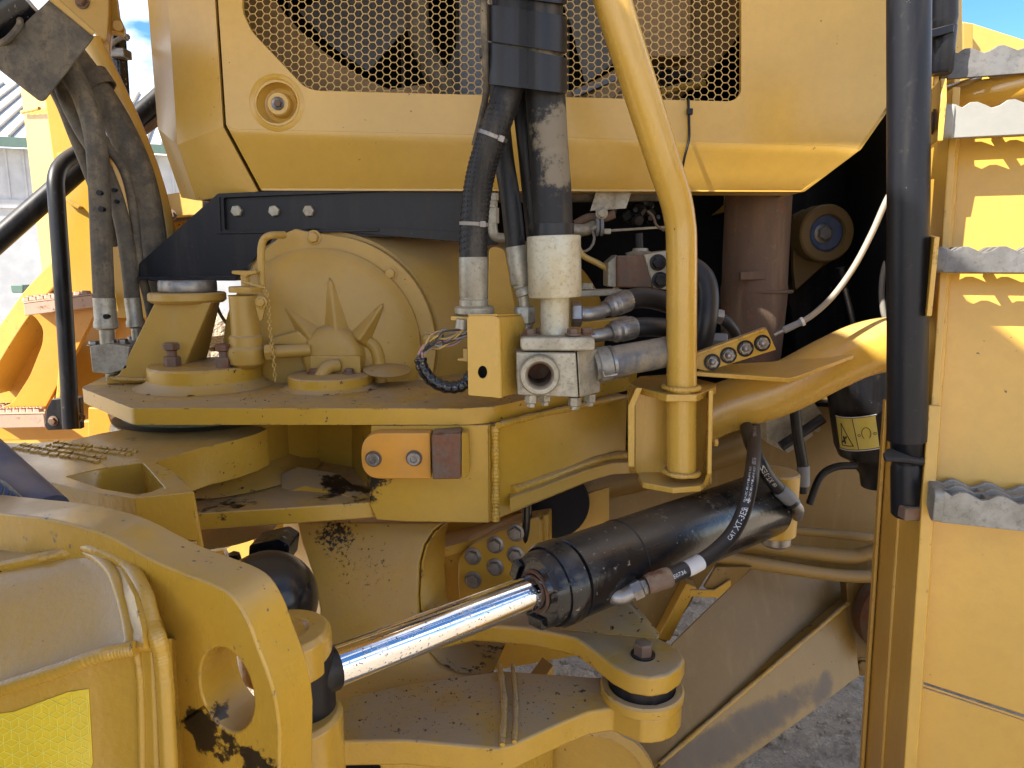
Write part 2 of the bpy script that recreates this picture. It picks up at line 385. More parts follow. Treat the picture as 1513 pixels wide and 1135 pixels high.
# ================================================================== SETTING
b = B(); NX = 150
rows = []
for j in range(121):
    y = .9 + 3.2*j/120
    row = []
    for i in range(NX+1):
        x = -.2 + 3.2*i/NX
        rut = .022*math.sin((x*.55+y)*26 + 1.5*math.sin(x*3)) + .012*math.sin((x*.5+y)*61+x*9)
        edge = min(1, min(i, NX-i, j, 120-j)/12)
        row.append((x, y, (rut + random.uniform(-.012, .012))*edge + .004 if edge > 0 else .004))
    rows.append(row)
b.sheet(rows)
g = struct('rutted_gravel', b, M['gravel'], 180)
b = B().sheet([[(-300, -150, 0), (300, -150, 0)], [(-300, 500, 0), (300, 500, 0)]])
struct('ground', b, M['gravel'])
b = B()
for i in range(2600):
    x, y = random.uniform(.2, 2.6), random.uniform(1.3, 3.9); r = random.uniform(.004, .013) * (1.7 if random.random() < .08 else 1)
    a = random.uniform(0, 6.28)
    b.lathe((x, y, .012), (random.uniform(-.5, .5), random.uniform(-.5, .5), 1), [(0, -r*.6), (r, -r*.1), (r*.7, r*.55), (0, r*.7)], 5, a)
tagit(part('gravel', b, M['gravel'], None, kind='stuff'), 'loose pale gravel stones on the churned dirt ground', 'gravel')

# shed far left
sh = thing('metal_shed', 'white metal-clad shed with ribbed pale roof and green eaves, far left background', 'shed', (-14, 18, 0))
def SHD(s, z, o=0): return V((-26, 15, 0)) + V((.94, .34, 0))*s + V((0, 0, z)) + V((.34, -.94, 0))*o
for k in range(16):
    s0 = 1.6*k
    part('wall_panel', B().poly([SHD(s0, 0), SHD(s0+1.585, 0), SHD(s0+1.585, 4.55), SHD(s0, 4.55)], V((.34, -.94, 0))*-.08), M['wallw'], sh, .01)
    part('roof_panel', B().poly([SHD(s0, 4.72, .35), SHD(s0+1.595, 4.72, .35), SHD(s0+1.595, 7.3, -6), SHD(s0, 7.3, -6)], (0, 0, .05)), M['roof'], sh)
    b = B()
    for q in (0, .4, .8, 1.2):
        a, c = SHD(s0+q+.03, 4.79, .36), SHD(s0+q+.03, 7.37, -6); b.box((a+c)/2, V((.94, .34, 0))*.03, (c-a)/2, (0, 0, .045))
    part('roof_rib', b, M['steel'], sh)
    b = B()
    for q in (.2, .6, 1.0, 1.4): b.box(SHD(s0+q, 3.9, .012), V((.94, .34, 0))*.025, V((.34, -.94, 0))*.02, (0, 0, .64))
    part('wall_rib', b, M['wallw'], sh)
part('eaves_trim', B().poly([SHD(-.1, 4.54, .40), SHD(25.7, 4.54, .40), SHD(25.7, 4.78, .40), SHD(-.1, 4.78, .40)], V((.34, -.94, 0))*-.1), M['green'], sh)
part('wall_girt', B().poly([SHD(0, 3.0, .05), SHD(25.6, 3.0, .05), SHD(25.6, 3.22, .05), SHD(0, 3.22, .05)], V((.34, -.94, 0))*-.06), M['wallw'], sh)

# ================================================================== FAR LEFT, SUNLIT
YT = 2.5
tw = thing('loader_tower', 'tall yellow box-section loader tower with warning sticker beside far fender', 'loader tower', P(150, 500, YT))
f1 = PS([(25, 95), (60, 100), (108, 430), (62, 440)], YT-.02); 
part('side_plate', B().poly([P(22, 60, YT+.2), P(58, 60, YT), P(108, 440, YT), P(66, 440, YT+.2)], (.03, .02, 0)), M['bright'], tw, .004)  # paler yellow than the front plate: sunlit side put into the colour
part('front_plate', B().poly(PS([(58.5, 90), (138, 110), (190, 250), (240, 400), (250, 470), (110, 470)], YT), (0, .06, 0)), M['yel'], tw, .004)
part('warning_sticker', B().poly(PS([(84, 226), (94, 224), (95, 237), (85, 238)], YT-.003), (0, .002, 0)), M['decal'], tw)
part('warning_symbol', B().poly(PS([(86, 235), (90, 227), (93, 234)], YT-.0045), (0, .001, 0)), M['black'], tw)
part('weld_bead', weld([P(32, 166, YT+.17), P(58, 160, YT-.008)], .006), M['bright'], tw)
part('bracket', B().poly(PS([(97, 294), (118, 305), (115, 309), (95, 298)], YT-.02), (0, .02, 0)), M['yel'], tw, .002)
# raised arm above hose clamp
am = thing('lift_arm', 'dull yellow lift arm end with rusty bolt and pin boss at top left', 'lift arm', P(140, 20, 1.75))
part('arm_plate', B().poly(PS([(70, -60), (160, -60), (161, 20), (158, 60), (150, 66), (143, 52), (80, -2)], 1.75), (-.01, .03, 0)), M['trans'], am, .004)
part('arm_flange', B().poly(PS([(150, -60), (166, -60), (176, 22), (184, 40), (183, 50), (165, 47), (160, 88), (148, 72)], 1.80), (-.012, .03, 0)), M['trans'], am, .003)
part('boss', B().cyl(P(174, 38, 1.80), P(174, 38, 1.78), .012, 24), M['trans'], am, .002)
bolt(am, P(122, 3, 1.75), (0, -1, .1), .012, .014, M['rustbolt'])
tb = thing('dump_cylinder', 'upright black hydraulic cylinder with clamped steel line against blue sky', 'hydraulic cylinder', P(178, 100, 1.95))
part('barrel', B().cyl(P(172, 40, 1.95), P(180, 160, 1.95), .021, 24), M['cylblack'], tb, .002)
part('clamp', B().box(P(178, 80, 1.93), (.02, 0, 0), (0, .02, 0), (0, 0, .011)), M['steel'], tb, .003)
part('steel_line', B().tube(smooth_path([P(148, 68, 1.9), P(160, 67, 1.9), P(172, 60, 1.9), P(182, 54, 1.9)]), .006, 10), M['steel'], tb)
bolt(tb, P(186, 55, 1.9), (1, -.2, .1), .007, .008, M['steel'])
# long tilted rod
lc = thing('tilt_cylinder', 'long sloping dark polished cylinder rod crossing behind the hoses', 'cylinder rod', P(100, 270, 2.1))
part('rod', B().cyl(P(-40, 388, 2.25), P(262, 122, 2.65), .034, 28), M['black'], lc)
part('rod_guard', B().cyl(P(195, 205, 2.55), P(262, 158, 2.64), .016, 20), M['exh'], lc)
# far fender with steps
YF = 2.75
ff = thing('far_fender', 'sunlit orange-yellow curved fender with step bracket on the far side', 'fender', P(120, 480, YF))
arc_o = [(-60, 560), (0, 480), (40, 425), (90, 375), (140, 338), (200, 300), (260, 285), (300, 285)]
arc_i = [(300, 318), (262, 320), (205, 330), (145, 368), (100, 405), (55, 452), (12, 515), (-30, 590)]
ao, ai = smooth_path([V((x, y, 0)) for x, y in arc_o], 6), smooth_path([V((x, y, 0)) for x, y in arc_i], 6)
part('arch_rim', B().poly([P(p.x, p.y, YF-.16) for p in ao] + [P(p.x, p.y, YF-.16) for p in ai], (0, .18, 0)), M['bright'], ff, .004)
part('rim_groove', B().tube([P(p.x+3, p.y+3, YF-.10) for p in ai[::-1]], .011, 8), M['exh'], ff)
part('fender_plate', B().poly(PS([(300, 300), (262, 318), (205, 328), (145, 366), (100, 403), (55, 450), (12, 513), (-60, 640), (-60, 700), (260, 700), (300, 620)], YF), (0, .03, 0)), M['far'], ff, .003)
part('gusset_plate', B().poly(PS(rnd([(34, 447), (148, 447), (132, 480), (112, 520), (92, 555), (62, 612), (10, 628), (-30, 614), (18, 596), (44, 556), (63, 508), (64, 486), (52, 468), (36, 460)], 8), YF-.28), (0, .02, 0)), M['orange'], ff, .003)
part('gusset_web', B().poly([P(88, 530, YF-.28), P(80, 640, YF-.3), P(62, 640, YF), P(80, 500, YF)], (.012, 0, 0)), M['far'], ff, .002)
part('inner_panel', B().poly(PS([(168, 450), (262, 448), (250, 620), (176, 620)], YF-.16), (0, .02, 0)), M['orange'], ff, .003)
part('lower_rail', B().poly(PS([(-30, 628), (70, 628), (135, 622), (190, 622), (190, 648), (-30, 652)], YF-.36), (0, .04, 0)), M['orange'], ff, .004)
part('angle_bracket', B().poly(PS([(130, 602), (148, 604), (160, 612), (170, 640), (130, 655)], YF-.6), (0, .12, 0)), M['orange'], ff, .004)
bolt(ff, P(186, 436, YF-.17), (0, -1, 0), .013, .012, M['rustbolt'])
bolt(ff, P(254, 318, YF-.2), (0, -1, 0), .014, .012, M['rustbolt'])
def far_step(pa, pb, pc, pd, label, h):
    # corners of the tread top: front-left, front-right, back-right, back-left
    s = solo('step_tread', B().poly([pa, pb, pc, pd], (0, 0, -.006)), M['pinkstep'], label, 'step', 'far side steps', .001)
    part('rim', B().poly([pa, pb, pb+V((0, .008, 0)), pa+V((0, .008, 0))], (0, 0, -h)), M['pinkstep'], s, .003)
    part('side_rim', B().poly([pb, pc, pc+V((-.008, 0, 0)), pb+V((-.008, 0, 0))], (0, 0, -h)), M['pinkstep'], s, .003)
    b = B()
    for i in range(9):
        for j in range(4):
            u, v = (i+.5+(j % 2)*.3)/9.5, (j+.5)/4
            c = pa.lerp(pb, u).lerp(pd.lerp(pc, u), v); ux = (pb-pa)/9*.36; uy = (pd-pa)/4*.3
            b.ring(c, (0, 0, 1), [(.014, 0), (.018, 0), (.014, .012)], 7)
    part('grip_teeth', b, M['pinkstep'], s, kind='stuff')
    return s
ya, yb = YF-.34, YF-.02
far_step(P(34, 447, ya), P(138, 434, ya), P(141, 430, yb), P(45, 437, yb), 'pinkish weathered upper step tread on the far orange fender', .045)
far_step(P(-30, 612, ya-.1), P(66, 610, ya-.1), P(70, 598, yb), P(-20, 600, yb), 'pinkish weathered lower step tread beside far handrail foot', .05)
hr = thing('far_handrail', 'worn black bent handrail standing in front of far orange fender', 'handrail', P(105, 640, 2.15))
part('rail', B().tube(smooth_path([P(150, 205, 2.35), P(122, 222, 2.3), P(95, 240, 2.24), P(83, 262, 2.2), P(84, 300, 2.18), P(91, 400, 2.16), P(99, 520, 2.15), P(105, 632, 2.15)], 8), .0235, 20), M['black'], hr)
part('foot_bracket', B().poly(PS([(68, 605), (76, 590), (112, 586), (118, 588), (120, 634), (70, 636), (66, 630)], 2.19), (0, .02, 0)), M['black'], hr, .003)
bolt(hr, P(79, 622, 2.19), (0, -1, 0), .012, .012, M['rustbolt']); bolt(hr, P(120, 617, 2.185), (0, -1, 0), .010, .012, M['rustbolt'])
solo('marker_post', B().poly(PS(rnd([(15, 421), (34, 421), (34, 433), (17, 433)], 3), 3.4), (0, .06, 0)), M['green'], 'small dark plate sticking out behind the far fender edge', 'plate', None, .004)
# far rocks by the hitch
b = B()
for i in range(14):
    c = P(random.uniform(270, 345), random.uniform(485, 548), 3.2); r = random.uniform(.05, .14)
    b.lathe(c, (random.uniform(-.4, .4), -.3, 1), [(0, -r*.7), (r*.8, -r*.4), (r, .1*r), (r*.6, r*.55), (0, r*.7)], 7, random.random())
struct('dirt_bank', b.poly([(-2.4, 2.9, 0), (-.9, 2.9, 0), (-.9, 4.2, 0), (-2.4, 4.2, 0)], (0, 0, 1.13)), M['gravel'])

# ================================================================== HOSES, LEFT
YH = 1.5
hc = thing('hose_clamp', 'dusty grey-brown clamp block holding the left hydraulic hoses', 'clamp block', P(70, 80, YH))
part('block', B().poly(PS(rnd([(76, -4), (140, 54), (133, 64), (66, 150), (58, 150), (-6, 100), (-4, 74), (10, 60)], 4), YH-.09), (-.075, .12, .035)), M['dusthose'], hc, .006)
part('cover_plate', B().poly(PS([(78, -10), (141, 46), (138, 54), (72, 0)], YH-.10), (-.02, .03, .01)), M['trans'], hc, .003)
solo('cylinder_end', B().lathe(P(8, 22, YH-.05), (.8, .2, .6), [(0, -.09), (.03, -.09), (.042, -.07), (.046, .0), (.046, .05), (0, .05)], 28), M['cylblack'], 'black rounded cylinder end above the dusty hose clamp block', 'cylinder', None, .003)
part('strap', B().tube(smooth_path([P(-4, 66, YH-.08), P(12, 58, YH-.1), P(28, 40, YH-.1), P(30, 30, YH-.08)]), .006, 8), M['dusthose'], hc)
def hose(name, label, pts, r, m, group, fer=None, Y=None, n=10):
    t = thing(name, label, 'hose', pts[-1], group)
    path = smooth_path(pts, n)
    part('hose_body', B().tube(path, r, 18), M[m], t)
    return t, path
GL = 'dusty hoses hanging at the left of the hood'
h1, _ = hose('hydraulic_hose', 'thick dusty vertical hose nearest the camera at left, spotted with dark holes', [P(92, 70, YH), P(106, 108, YH), P(126, 150, YH), P(141, 205, YH-.01), P(147, 280, YH-.01), P(150, 360, YH-.01), P(154, 447, YH-.01)], .0205, 'dusthose', GL)
part('sleeve_end', B().lathe(P(154, 440, YH-.01), P(157, 483, YH-.01)-P(154, 440, YH-.01), [(.0215, 0), (.0215, .045), (.0235, .052), (.0235, .062), (.018, .066)], 24), M['zinc'], h1)
part('stem', B().cyl(P(157, 480, YH-.01), P(160, 515, YH-.01), .0145, 20), M['zinc'], h1)
b = B()
for x, y in ((146, 285), (149, 309), (156, 468)): b.lathe(P(x, y, YH-.032), (0, -1, 0), [(.0052, -.01), (.0052, .0006), (0, .0006)], 14)
part('hole', b, M['black'], h1)
h2, _ = hose('hydraulic_hose', 'middle dusty hose curving behind the nearest left hose', [P(84, 92, YH+.05), P(96, 140, YH+.05), P(120, 190, YH+.05), P(150, 240, YH+.05), P(176, 310, YH+.05), P(189, 380, YH+.05), P(196, 445, YH+.05)], .016, 'dusthose', GL)
part('sleeve_end', B().lathe(P(195.5, 440, YH+.05), P(201, 482, YH+.05)-P(195.5, 440, YH+.05), [(.0165, 0), (.0165, .045), (.019, .052), (.019, .062), (.012, .066)], 24), M['zinc'], h2)
part('stem', B().cyl(P(201, 478, YH+.05), P(204, 512, YH+.05), .011, 20), M['zinc'], h2)
b = B()
for x, y in ((172, 298), (168, 281)): b.lathe(P(x, y, YH+.034), (0, -1, 0), [(.0045, -.01), (.0045, .0006), (0, .0006)], 14)
part('hole', b, M['black'], h2)
h3, _ = hose('hydraulic_hose', 'thin dusty hose between the middle hose and the wide sleeve at left', [P(130, 170, YH+.07), P(158, 215, YH+.07), P(184, 255, YH+.07), P(197, 310, YH+.07), P(206, 390, YH+.07), P(220, 450, YH+.08), P(228, 500, YH+.08)], .0095, 'dusthose', GL)
h4, _ = hose('hydraulic_hose', 'widest dark brown dusty hose sleeve running along the yellow arch', [P(110, 80, YH+.13), P(140, 125, YH+.13), P(175, 185, YH+.13), P(205, 255, YH+.13), P(222, 330, YH+.13), P(230, 400, YH+.13), P(238, 460, YH+.13)], lambda t: .024 + .007*math.sin(t*3), 'dusthose', GL)
part('sleeve_fold', B().ring(P(143, 122, YH+.13), V((.5, 0, -.8)), [(.029, -.018), (.033, -.018), (.033, .018), (.029, .018)], 24), M['dusthose'], h4)
h5, _ = hose('hydraulic_hose', 'short dark hose stub leaving the clamp block furthest left', [P(60, 95, YH+.09), P(90, 150, YH+.09), P(108, 195, YH+.09), P(130, 250, YH+.09), P(160, 330, YH+.11), P(170, 360, YH+.14)], .0125, 'dusthose', GL)
fb = thing('hose_flange', 'pale grey bolted flange block below the left hoses', 'flange block', P(160, 560, YH))
part('block', B().poly(PS(rnd([(132, 512), (160, 508), (190, 512), (188, 545), (160, 553), (136, 550)], 2), YH-.03), (0, .09, 0)), M['zinc'], fb, .004)
part('foot', B().cyl(P(168, 548, YH+.02), P(170, 585, YH+.02), .016, 16), M['zinc'], fb)
for x, y, yy in ((139, 510, YH), (165, 508, YH-.01), (182, 507, YH), (196, 503, YH+.08)): bolt(fb, P(x, y, yy), (0, 0, 1), .010, .009, M['steel'])
yb_ = solo('yellow_arch_bar', B().tube(smooth_path([P(135, 60, 1.74), P(160, 110, 1.74), P(195, 185, 1.74), P(222, 255, 1.74), P(240, 320, 1.74), P(255, 400, 1.74)], 8), .022, 14), M['bright'], 'curved bright yellow bar behind the dusty left hoses', 'bar')
# ================================================================== HOOD
YD = 1.52
hd = thing('engine_hood', 'large yellow engine hood with honeycomb grille and round latch recess', 'engine hood', P(756, 281, YD))
up = [(316, -260), (322, 0), (334, 184), (345, 191), (700, 199), (1240, 216), (1272, 220), (1316, 158), (1322, -260)]
lp = [(385, 281), (1189, 283)]
gr = rnd([(356, -200), (358, 18), (372, 47), (449, 128), (466, 134), (1082, 150), (1095, 139), (1096, -200)], 9)
lat = circ2(409, 152, 30.5, 24)
b = B().poly(PS(up, YD), (0, .01, 0), [PS(gr, YD), PS(lat, YD)])
part('front_panel', b, M['hood'], hd, .0006)
tl, bl_ = [(334, 184), (345, 191), (700, 199), (1240, 216), (1272, 220)], [(386, 281), (396, 281), (720, 281.5), (1150, 283), (1189, 283)]
rows = []
for t_, o_ in ((0, 0), (.05, .0002), (.10, .0010), (.16, .0028), (.23, .0056), (.6, .0200), (.93, .0335), (1, .0375)):
    rows.append([P(a[0]+(c[0]-a[0])*t_, a[1]+(c[1]-a[1])*t_, YD+o_) for a, c in zip(tl, bl_)])
part('lower_panel', B().sheet(rows, (0, .011, 0)), M['hood'], hd, 0, 40)
part('bottom_return', B().poly([P(387, 281.5, YD+.036), P(1188, 283.5, YD+.036), P(1188, 283.5, YD+.036)+V((0, .09, 0)), P(387, 281.5, YD+.036)+V((0, .09, 0))], (0, 0, .006)), M['hood'], hd)
part('right_side_panel', B().poly([P(1316, -260, YD), P(1316, 158, YD), P(1272, 221, YD), P(1189, 283, YD+.035), P(1189, 283, YD+.035)+V((.1, 2.55, 0)), P(1272, 221, YD)+V((.1, 2.6, 0)), P(1316, 158, YD)+V((.1, 2.6, 0)), P(1316, -260, YD)+V((.1, 2.6, 0))], (-.008, 0, 0)), M['hood'], hd)
# left side panel: angled corner, own crease
cr = YD+.004
b = B().sheet([[P(222, -260, YD+.15), P(252, -260, YD+.055), P(311, -260, cr)], [P(218, 0, YD+.15), P(248, 0, YD+.055), P(317.5, 0, cr)], [P(233, 190, YD+.15), P(262, 214, YD+.055), P(329.5, 187, cr)], [P(268, 292, YD+.17), P(290, 296, YD+.10), P(381, 283, YD+.034)]], (0, .010, 0))
part('corner_panel', b, M['hood'], hd, .0012, 8)
part('left_side_panel', B().poly([P(222, -260, YD+.151), P(218, 0, YD+.151), P(233, 190, YD+.151), P(268, 292, YD+.171), P(268, 292, YD+.17)+V((.06, .85, 0)), P(233, 190, YD+.15)+V((.05, .9, 0)), P(218, 0, YD+.15)+V((.05, .9, 0)), P(222, -260, YD+.15)+V((.05, .9, 0))], (.008, 0, 0)), M['hood'], hd)
part('top_panel', B().poly([P(222, -262, YD+.10), P(316, -262, YD), P(1320, -262, YD), P(1320, -262, YD)+V((.1, 2.6, 0)), P(222, -262, YD)+V((0, 2.6, 0))], (0, 0, .01)), M['hood'], hd)
lc_ = P(409, 152, YD)
part('latch_recess', B().lathe(lc_, (0, -1, 0), [(.057, -.0004), (.052, .0024), (.048, .0034), (.0445, .001), (.039, -.014), (.033, -.025), (.026, -.027), (.0245, -.024), (.0235, -.010), (.021, -.007), (0, -.007)], 48, 0, False), M['hood'], hd)
lt = part('latch', B().lathe(lc_ + V((0, .0085, 0)), (0, -1, 0), [(.0130, 0), (.0130, .004), (.012, .005), (.009, .003), (0, .003)], 24), M['steel'], hd)
part('latch_key', B().lathe(lc_ + V((0, .007, 0)), (0, -1, 0), [(.0078, 0), (.0078, .005), (.007, .006), (0, .006)], 6), M['rustbolt'], hd)
# honeycomb grille
def inpoly(x, y, poly):
    c = False; n = len(poly)
    for i in range(n):
        (x1, y1), (x2, y2) = poly[i-1], poly[i]
        if (y1 > y) != (y2 > y) and x < (x2-x1)*(y-y1)/(y2-y1)+x1: c = not c
    return c
big = [(345, -200), (345, 28), (365, 60), (440, 140), (460, 146), (1090, 162), (1108, 140), (1108, -200)]
b = B(); bm = b.bm; s_ = 6.95; vd = {}
def gv(x, y, Y):
    k = (round(x, 2), round(y, 2), Y)
    if k not in vd: vd[k] = bm.verts.new(P(x, y, Y))
    return vd[k]
G0, G1 = YD+.014, YD+.0152
for i in range(76):
    cx = 342 + i*1.5*s_
    for j in range(34):
        cy = -195 + (j + (.5 if i % 2 else 0))*math.sqrt(3)*s_*.995
        if not inpoly(cx, cy, big): continue
        O = [(cx + s_*math.cos(k*math.pi/3), cy + s_*math.sin(k*math.pi/3)) for k in range(6)]
        I = [(cx + s_*.89*math.cos(k*math.pi/3), cy + s_*.89*math.sin(k*math.pi/3)) for k in range(6)]
        for k in range(6):
            q = (k+1) % 6
            bm.faces.new([bm.verts.new(P(*O[k], G0)), bm.verts.new(P(*O[q], G0)), gv(*I[q], G0+.0001*0), gv(*I[k], G0)])
            bm.faces.new([gv(*I[k], G0), gv(*I[q], G0), bm.verts.new(P(*I[q], G1)), bm.verts.new(P(*I[k], G1))])
part('grille_mesh', b, M['mesh'], hd, 0, 30)
part('grille_edge', B().poly(PS(rnd([(349, -210), (350, 23), (366, 54), (443, 135), (462, 142), (1086, 158), (1104, 142), (1105, -210)], 8), YD+.0115), (0, .012, 0), [PS(gr, YD+.0115)]), M['hood'], hd)
tie = thing('cable_tie', 'thin dark cable tie strip hanging from the bottom edge of the grille', 'cable tie', P(1018, 150, YD-.01))
part('strap', B().tube(smooth_path([P(1017, 146, YD-.004), P(1018, 175, YD-.006), P(1018, 205, YD-.008), P(1012, 230, YD-.006), P(1006, 260, YD+.02)]), .0027, 8), M['black'], tie)
part('lock', B().box(P(1019, 165, YD-.008), (.006, 0, 0), (0, .004, 0), (0, 0, .006)), M['black'], tie, .0015)
# behind the grille
fn = thing('cooling_fan', 'grey bladed cooling fan inside a yellow ring shroud behind the grille', 'cooling fan', P(712, -222, 1.95))
YFN = 1.95; fk = YFN/1.52
fc = (712, -222)
part('shroud_ring', B().poly(PS(circ2(*fc, 470, 64), 1.80), (0, .02, 0), [PS(circ2(*fc, 379, 64), 1.80)]), M['shroud'], fn, .004)
part('shroud_wall', B().ring(P(*fc, 1.84), (0, 1, 0), [(.62, 0), (.64, 0), (.64, .2), (.62, .2)], 64), M['shroud'], fn)
part('hub', B().lathe(P(*fc, 1.92), (0, -1, 0), [(.16, -.06), (.16, .05), (.13, .07), (0, .07)], 40), M['fan'], fn)
for k in range(9):
    a = math.radians(90 + 40*k - 13); rows = []
    for r in (.15, .3, .45, .6):
        row = []
        for t in (-.5, 0, .5):
            an = a + t*(.50 - .16*(r-.15)) + (r-.15)*.55; c = P(*fc, 1.95)
            row.append(c + V((r*math.cos(an), t*.10*(1.4-r), -r*math.sin(an))))
        rows.append(row)
    part('blade', B().sheet(rows, (0, .006, 0)), M['fan'], fn, 0, 50)
part('shroud_strut', B().poly(PS([(470, 150), (640, 122), (650, 135), (480, 165)], 1.79), (0, .02, 0)), M['shroud'], fn)
part('lower_web', B().poly(PS([(840, 170), (925, 100), (940, 112), (880, 170)], 1.78), (0, .02, 0)), M['shroud'], fn)
part('lower_web', B().poly(PS([(845, 135), (930, 104), (930, 110), (850, 143)], 1.77), (0, .02, 0)), M['fan'], fn)
solo('coolant_hose', B().tube(smooth_path([P(620, -160, 1.74), P(618, -60, 1.74), P(616, 0, 1.74), P(620, 50, 1.74), P(634, 92, 1.75), P(655, 130, 1.76), P(690, 190, 1.8)]), .026, 20), M['dusthose'], 'tan curved coolant hose behind the grille left of the hose bundle', 'hose')
rd = thing('radiator', 'dark finned radiator core behind the fan and grille', 'radiator', P(710, 100, 2.25))
part('core', B().poly(PS([(330, -230), (1000, -230), (1000, 180), (330, 180)], 2.2), (0, .1, 0)), M['dark'], rd)
for k in range(40):
    x = 345 + k*16.5
    part('fin', B().box(P(x, -25, 2.19), (.004, 0, 0), (0, .008, 0), (0, 0, .40)), M['fan'] if k % 5 == 0 else M['dark'], rd)
part('side_tank', B().poly(PS([(676, -230), (728, -230), (728, 190), (680, 190)], 1.86), (0, .02, 0)), M['fan'], rd)
eb = thing('electrical_box', 'dull tan box behind the right part of the grille', 'box', P(984, 40, 1.75))
part('box', B().poly(PS(rnd([(930, -160), (1022, -160), (1022, 84), (948, 84), (930, 60)], 4), 1.72), (0, .16, 0)), M['shroud'], eb, .004)
part('cover_screw', B().tube([P(975, 138, 1.70), P(1000, 130, 1.72), P(1040, 124, 1.74)], .009, 10), M['trans'], eb)
b = B()
for k in range(7): b.cyl(P(960+k*9, 100+random.uniform(-6, 22), 1.78), P(963+k*9, 104+random.uniform(-6, 22), 1.72), .009, 10)
part('connector', b, M['dark'], eb)
# dark engine bay
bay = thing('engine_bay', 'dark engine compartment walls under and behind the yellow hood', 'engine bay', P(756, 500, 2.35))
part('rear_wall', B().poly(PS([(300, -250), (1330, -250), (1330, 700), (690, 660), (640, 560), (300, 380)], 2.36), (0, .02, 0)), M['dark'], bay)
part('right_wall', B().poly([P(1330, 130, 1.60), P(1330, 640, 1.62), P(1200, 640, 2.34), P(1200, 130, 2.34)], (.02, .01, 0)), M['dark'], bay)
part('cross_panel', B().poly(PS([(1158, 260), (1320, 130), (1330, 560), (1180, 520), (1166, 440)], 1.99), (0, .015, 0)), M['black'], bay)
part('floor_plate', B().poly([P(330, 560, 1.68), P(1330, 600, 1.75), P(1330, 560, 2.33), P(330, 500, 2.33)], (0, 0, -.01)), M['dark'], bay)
# ================================================================== BLACK ENGINE MOUNT AND ITS POST
YM = 1.56
em = thing('engine_mount', 'black bolted engine support bracket under the left of the hood', 'engine mount', P(440, 360, YM))
outer = rnd([(205, 390), (322, 286), (735, 268), (735, 362), (560, 347), (462, 338), (400, 347), (374, 385), (348, 410), (205, 410)], 3)
inner = rnd([(330, 292), (728, 276), (728, 346), (560, 336), (332, 340)], 3)
part('frame_plate', B().poly(PS(outer, YM), (0, .03, 0), [PS(inner, YM)]), M['black'], em, .003)
part('web_plate', B().poly(PS([(326, 288), (732, 272), (732, 354), (330, 344)], YM+.012), (0, .02, 0)), M['black'], em)
part('groove_rim', B().poly(PS([(318, 292), (324, 291), (326, 342), (560, 338), (560, 342), (320, 346)], YM-.004), (0, .004, 0)), M['black'], em, .001)
part('foot_plate', B().poly(PS([(200, 409), (352, 408), (348, 415), (206, 415)], YM-.03), (0, .14, 0)), M['black'], em, .002)
for x in (351, 406, 457): bolt(em, P(x, 312, YM+.012), (0, -1, 0), .0125, .010, M['zinc'], False)
YP = 1.50
mp_ = thing('mount_post', 'leaning yellow mount post with rubber pad standing on the hitch plate', 'mount post', Z(225, 565, 1.345))
part('rubber_pad', B().lathe(P(278, 431, YP+.02), (0, 0, 1), [(.057, 0), (.058, .004), (.058, .02), (.056, .024)], 32), M['steel'], mp_)
part('cap_flange', B().lathe(P(278, 447, YP+.02), (0, 0, 1), [(.070, 0), (.077, .006), (.077, .018), (.074, .022)], 40), M['trans'], mp_, .001)
part('front_plate', B().poly(PS([(228, 447), (312, 447), (264, 562), (206, 566), (166, 566), (162, 562), (176, 552)], YP-.03), (0, .018, 0)), M['trans'], mp_, .003)
part('side_plate', B().poly([P(309, 447, YP-.014), P(326, 444, YP+.06), P(300, 556, YP+.07), P(266, 562, YP-.013)], (-.014, 0, 0)), M['trans'], mp_, .002)
part('base_flange', B().poly([Z(157, 568, 1.346), Z(274, 565, 1.346), Z(303, 555, 1.346), Z(190, 553, 1.346)], (0, 0, .016)), M['trans'], mp_, .003)
part('weld_bead', weld([P(166, 560, YP-.035), P(220, 561, YP-.034), P(266, 558, YP-.033)], .0045), M['trans'], mp_)
part('cable', B().tube(smooth_path([P(318, 446, YP+.1), P(326, 465, YP+.1), P(338, 482, YP+.1), P(345, 488, YP+.1)]), .004, 8), M['dusthose'], mp_)
# ================================================================== FILLER NECK
YN = 1.44
fl = thing('oil_filler', 'yellow oil filler neck with T-handle cap and hanging chain', 'filler neck', P(372, 540, YN))
part('tube', B().lathe(P(366, 545, YN), (0, 0, 1), [(0, 0), (.022, .002), (.034, .012), (.038, .03), (.038, .042), (.0325, .048), (.0325, .066), (.0275, .07), (.0275, .148), (.029, .15)], 32), M['trans'], fl)
cp_ = part('cap', B().lathe(P(363, 432, YN), (0, 0, 1), [(.031, 0), (.032, .003), (.032, .010), (.030, .012), (0, .013)], 32), M['trans'], fl)
part('stem', B().cyl(P(363, 426, YN), P(361, 403, YN), .008, 12), M['trans'], cp_)
part('handle', B().poly(PS(rnd([(342, 400), (378, 400), (378, 405), (366, 407), (362, 412), (357, 407), (342, 405)], 2), YN-.01), (0, .02, 0)), M['trans'], cp_, .002)
part('lever', B().poly(PS(rnd([(379, 442), (390, 442), (391, 456), (387, 474), (383, 474), (378, 456)], 4), YN-.045), (0, .008, 0)), M['trans'], fl, .002)
bolt(fl, P(386, 447, YN-.046), (0, -1, 0), .009, .009, M['trans'])
part('wire', B().tube(smooth_path([P(358, 416, YN-.02), P(376, 421, YN-.035), P(392, 426, YN-.04)]), .0025, 8), M['trans'], fl)
part('vent_pipe', B().tube(smooth_path([P(388, 432, YN+.02), P(386, 400, YN+.02), P(386, 368, YN+.02), P(390, 354, YN+.02), P(400, 348, YN+.02), P(420, 347, YN+.05)], 8), .0075, 14), M['trans'], fl)
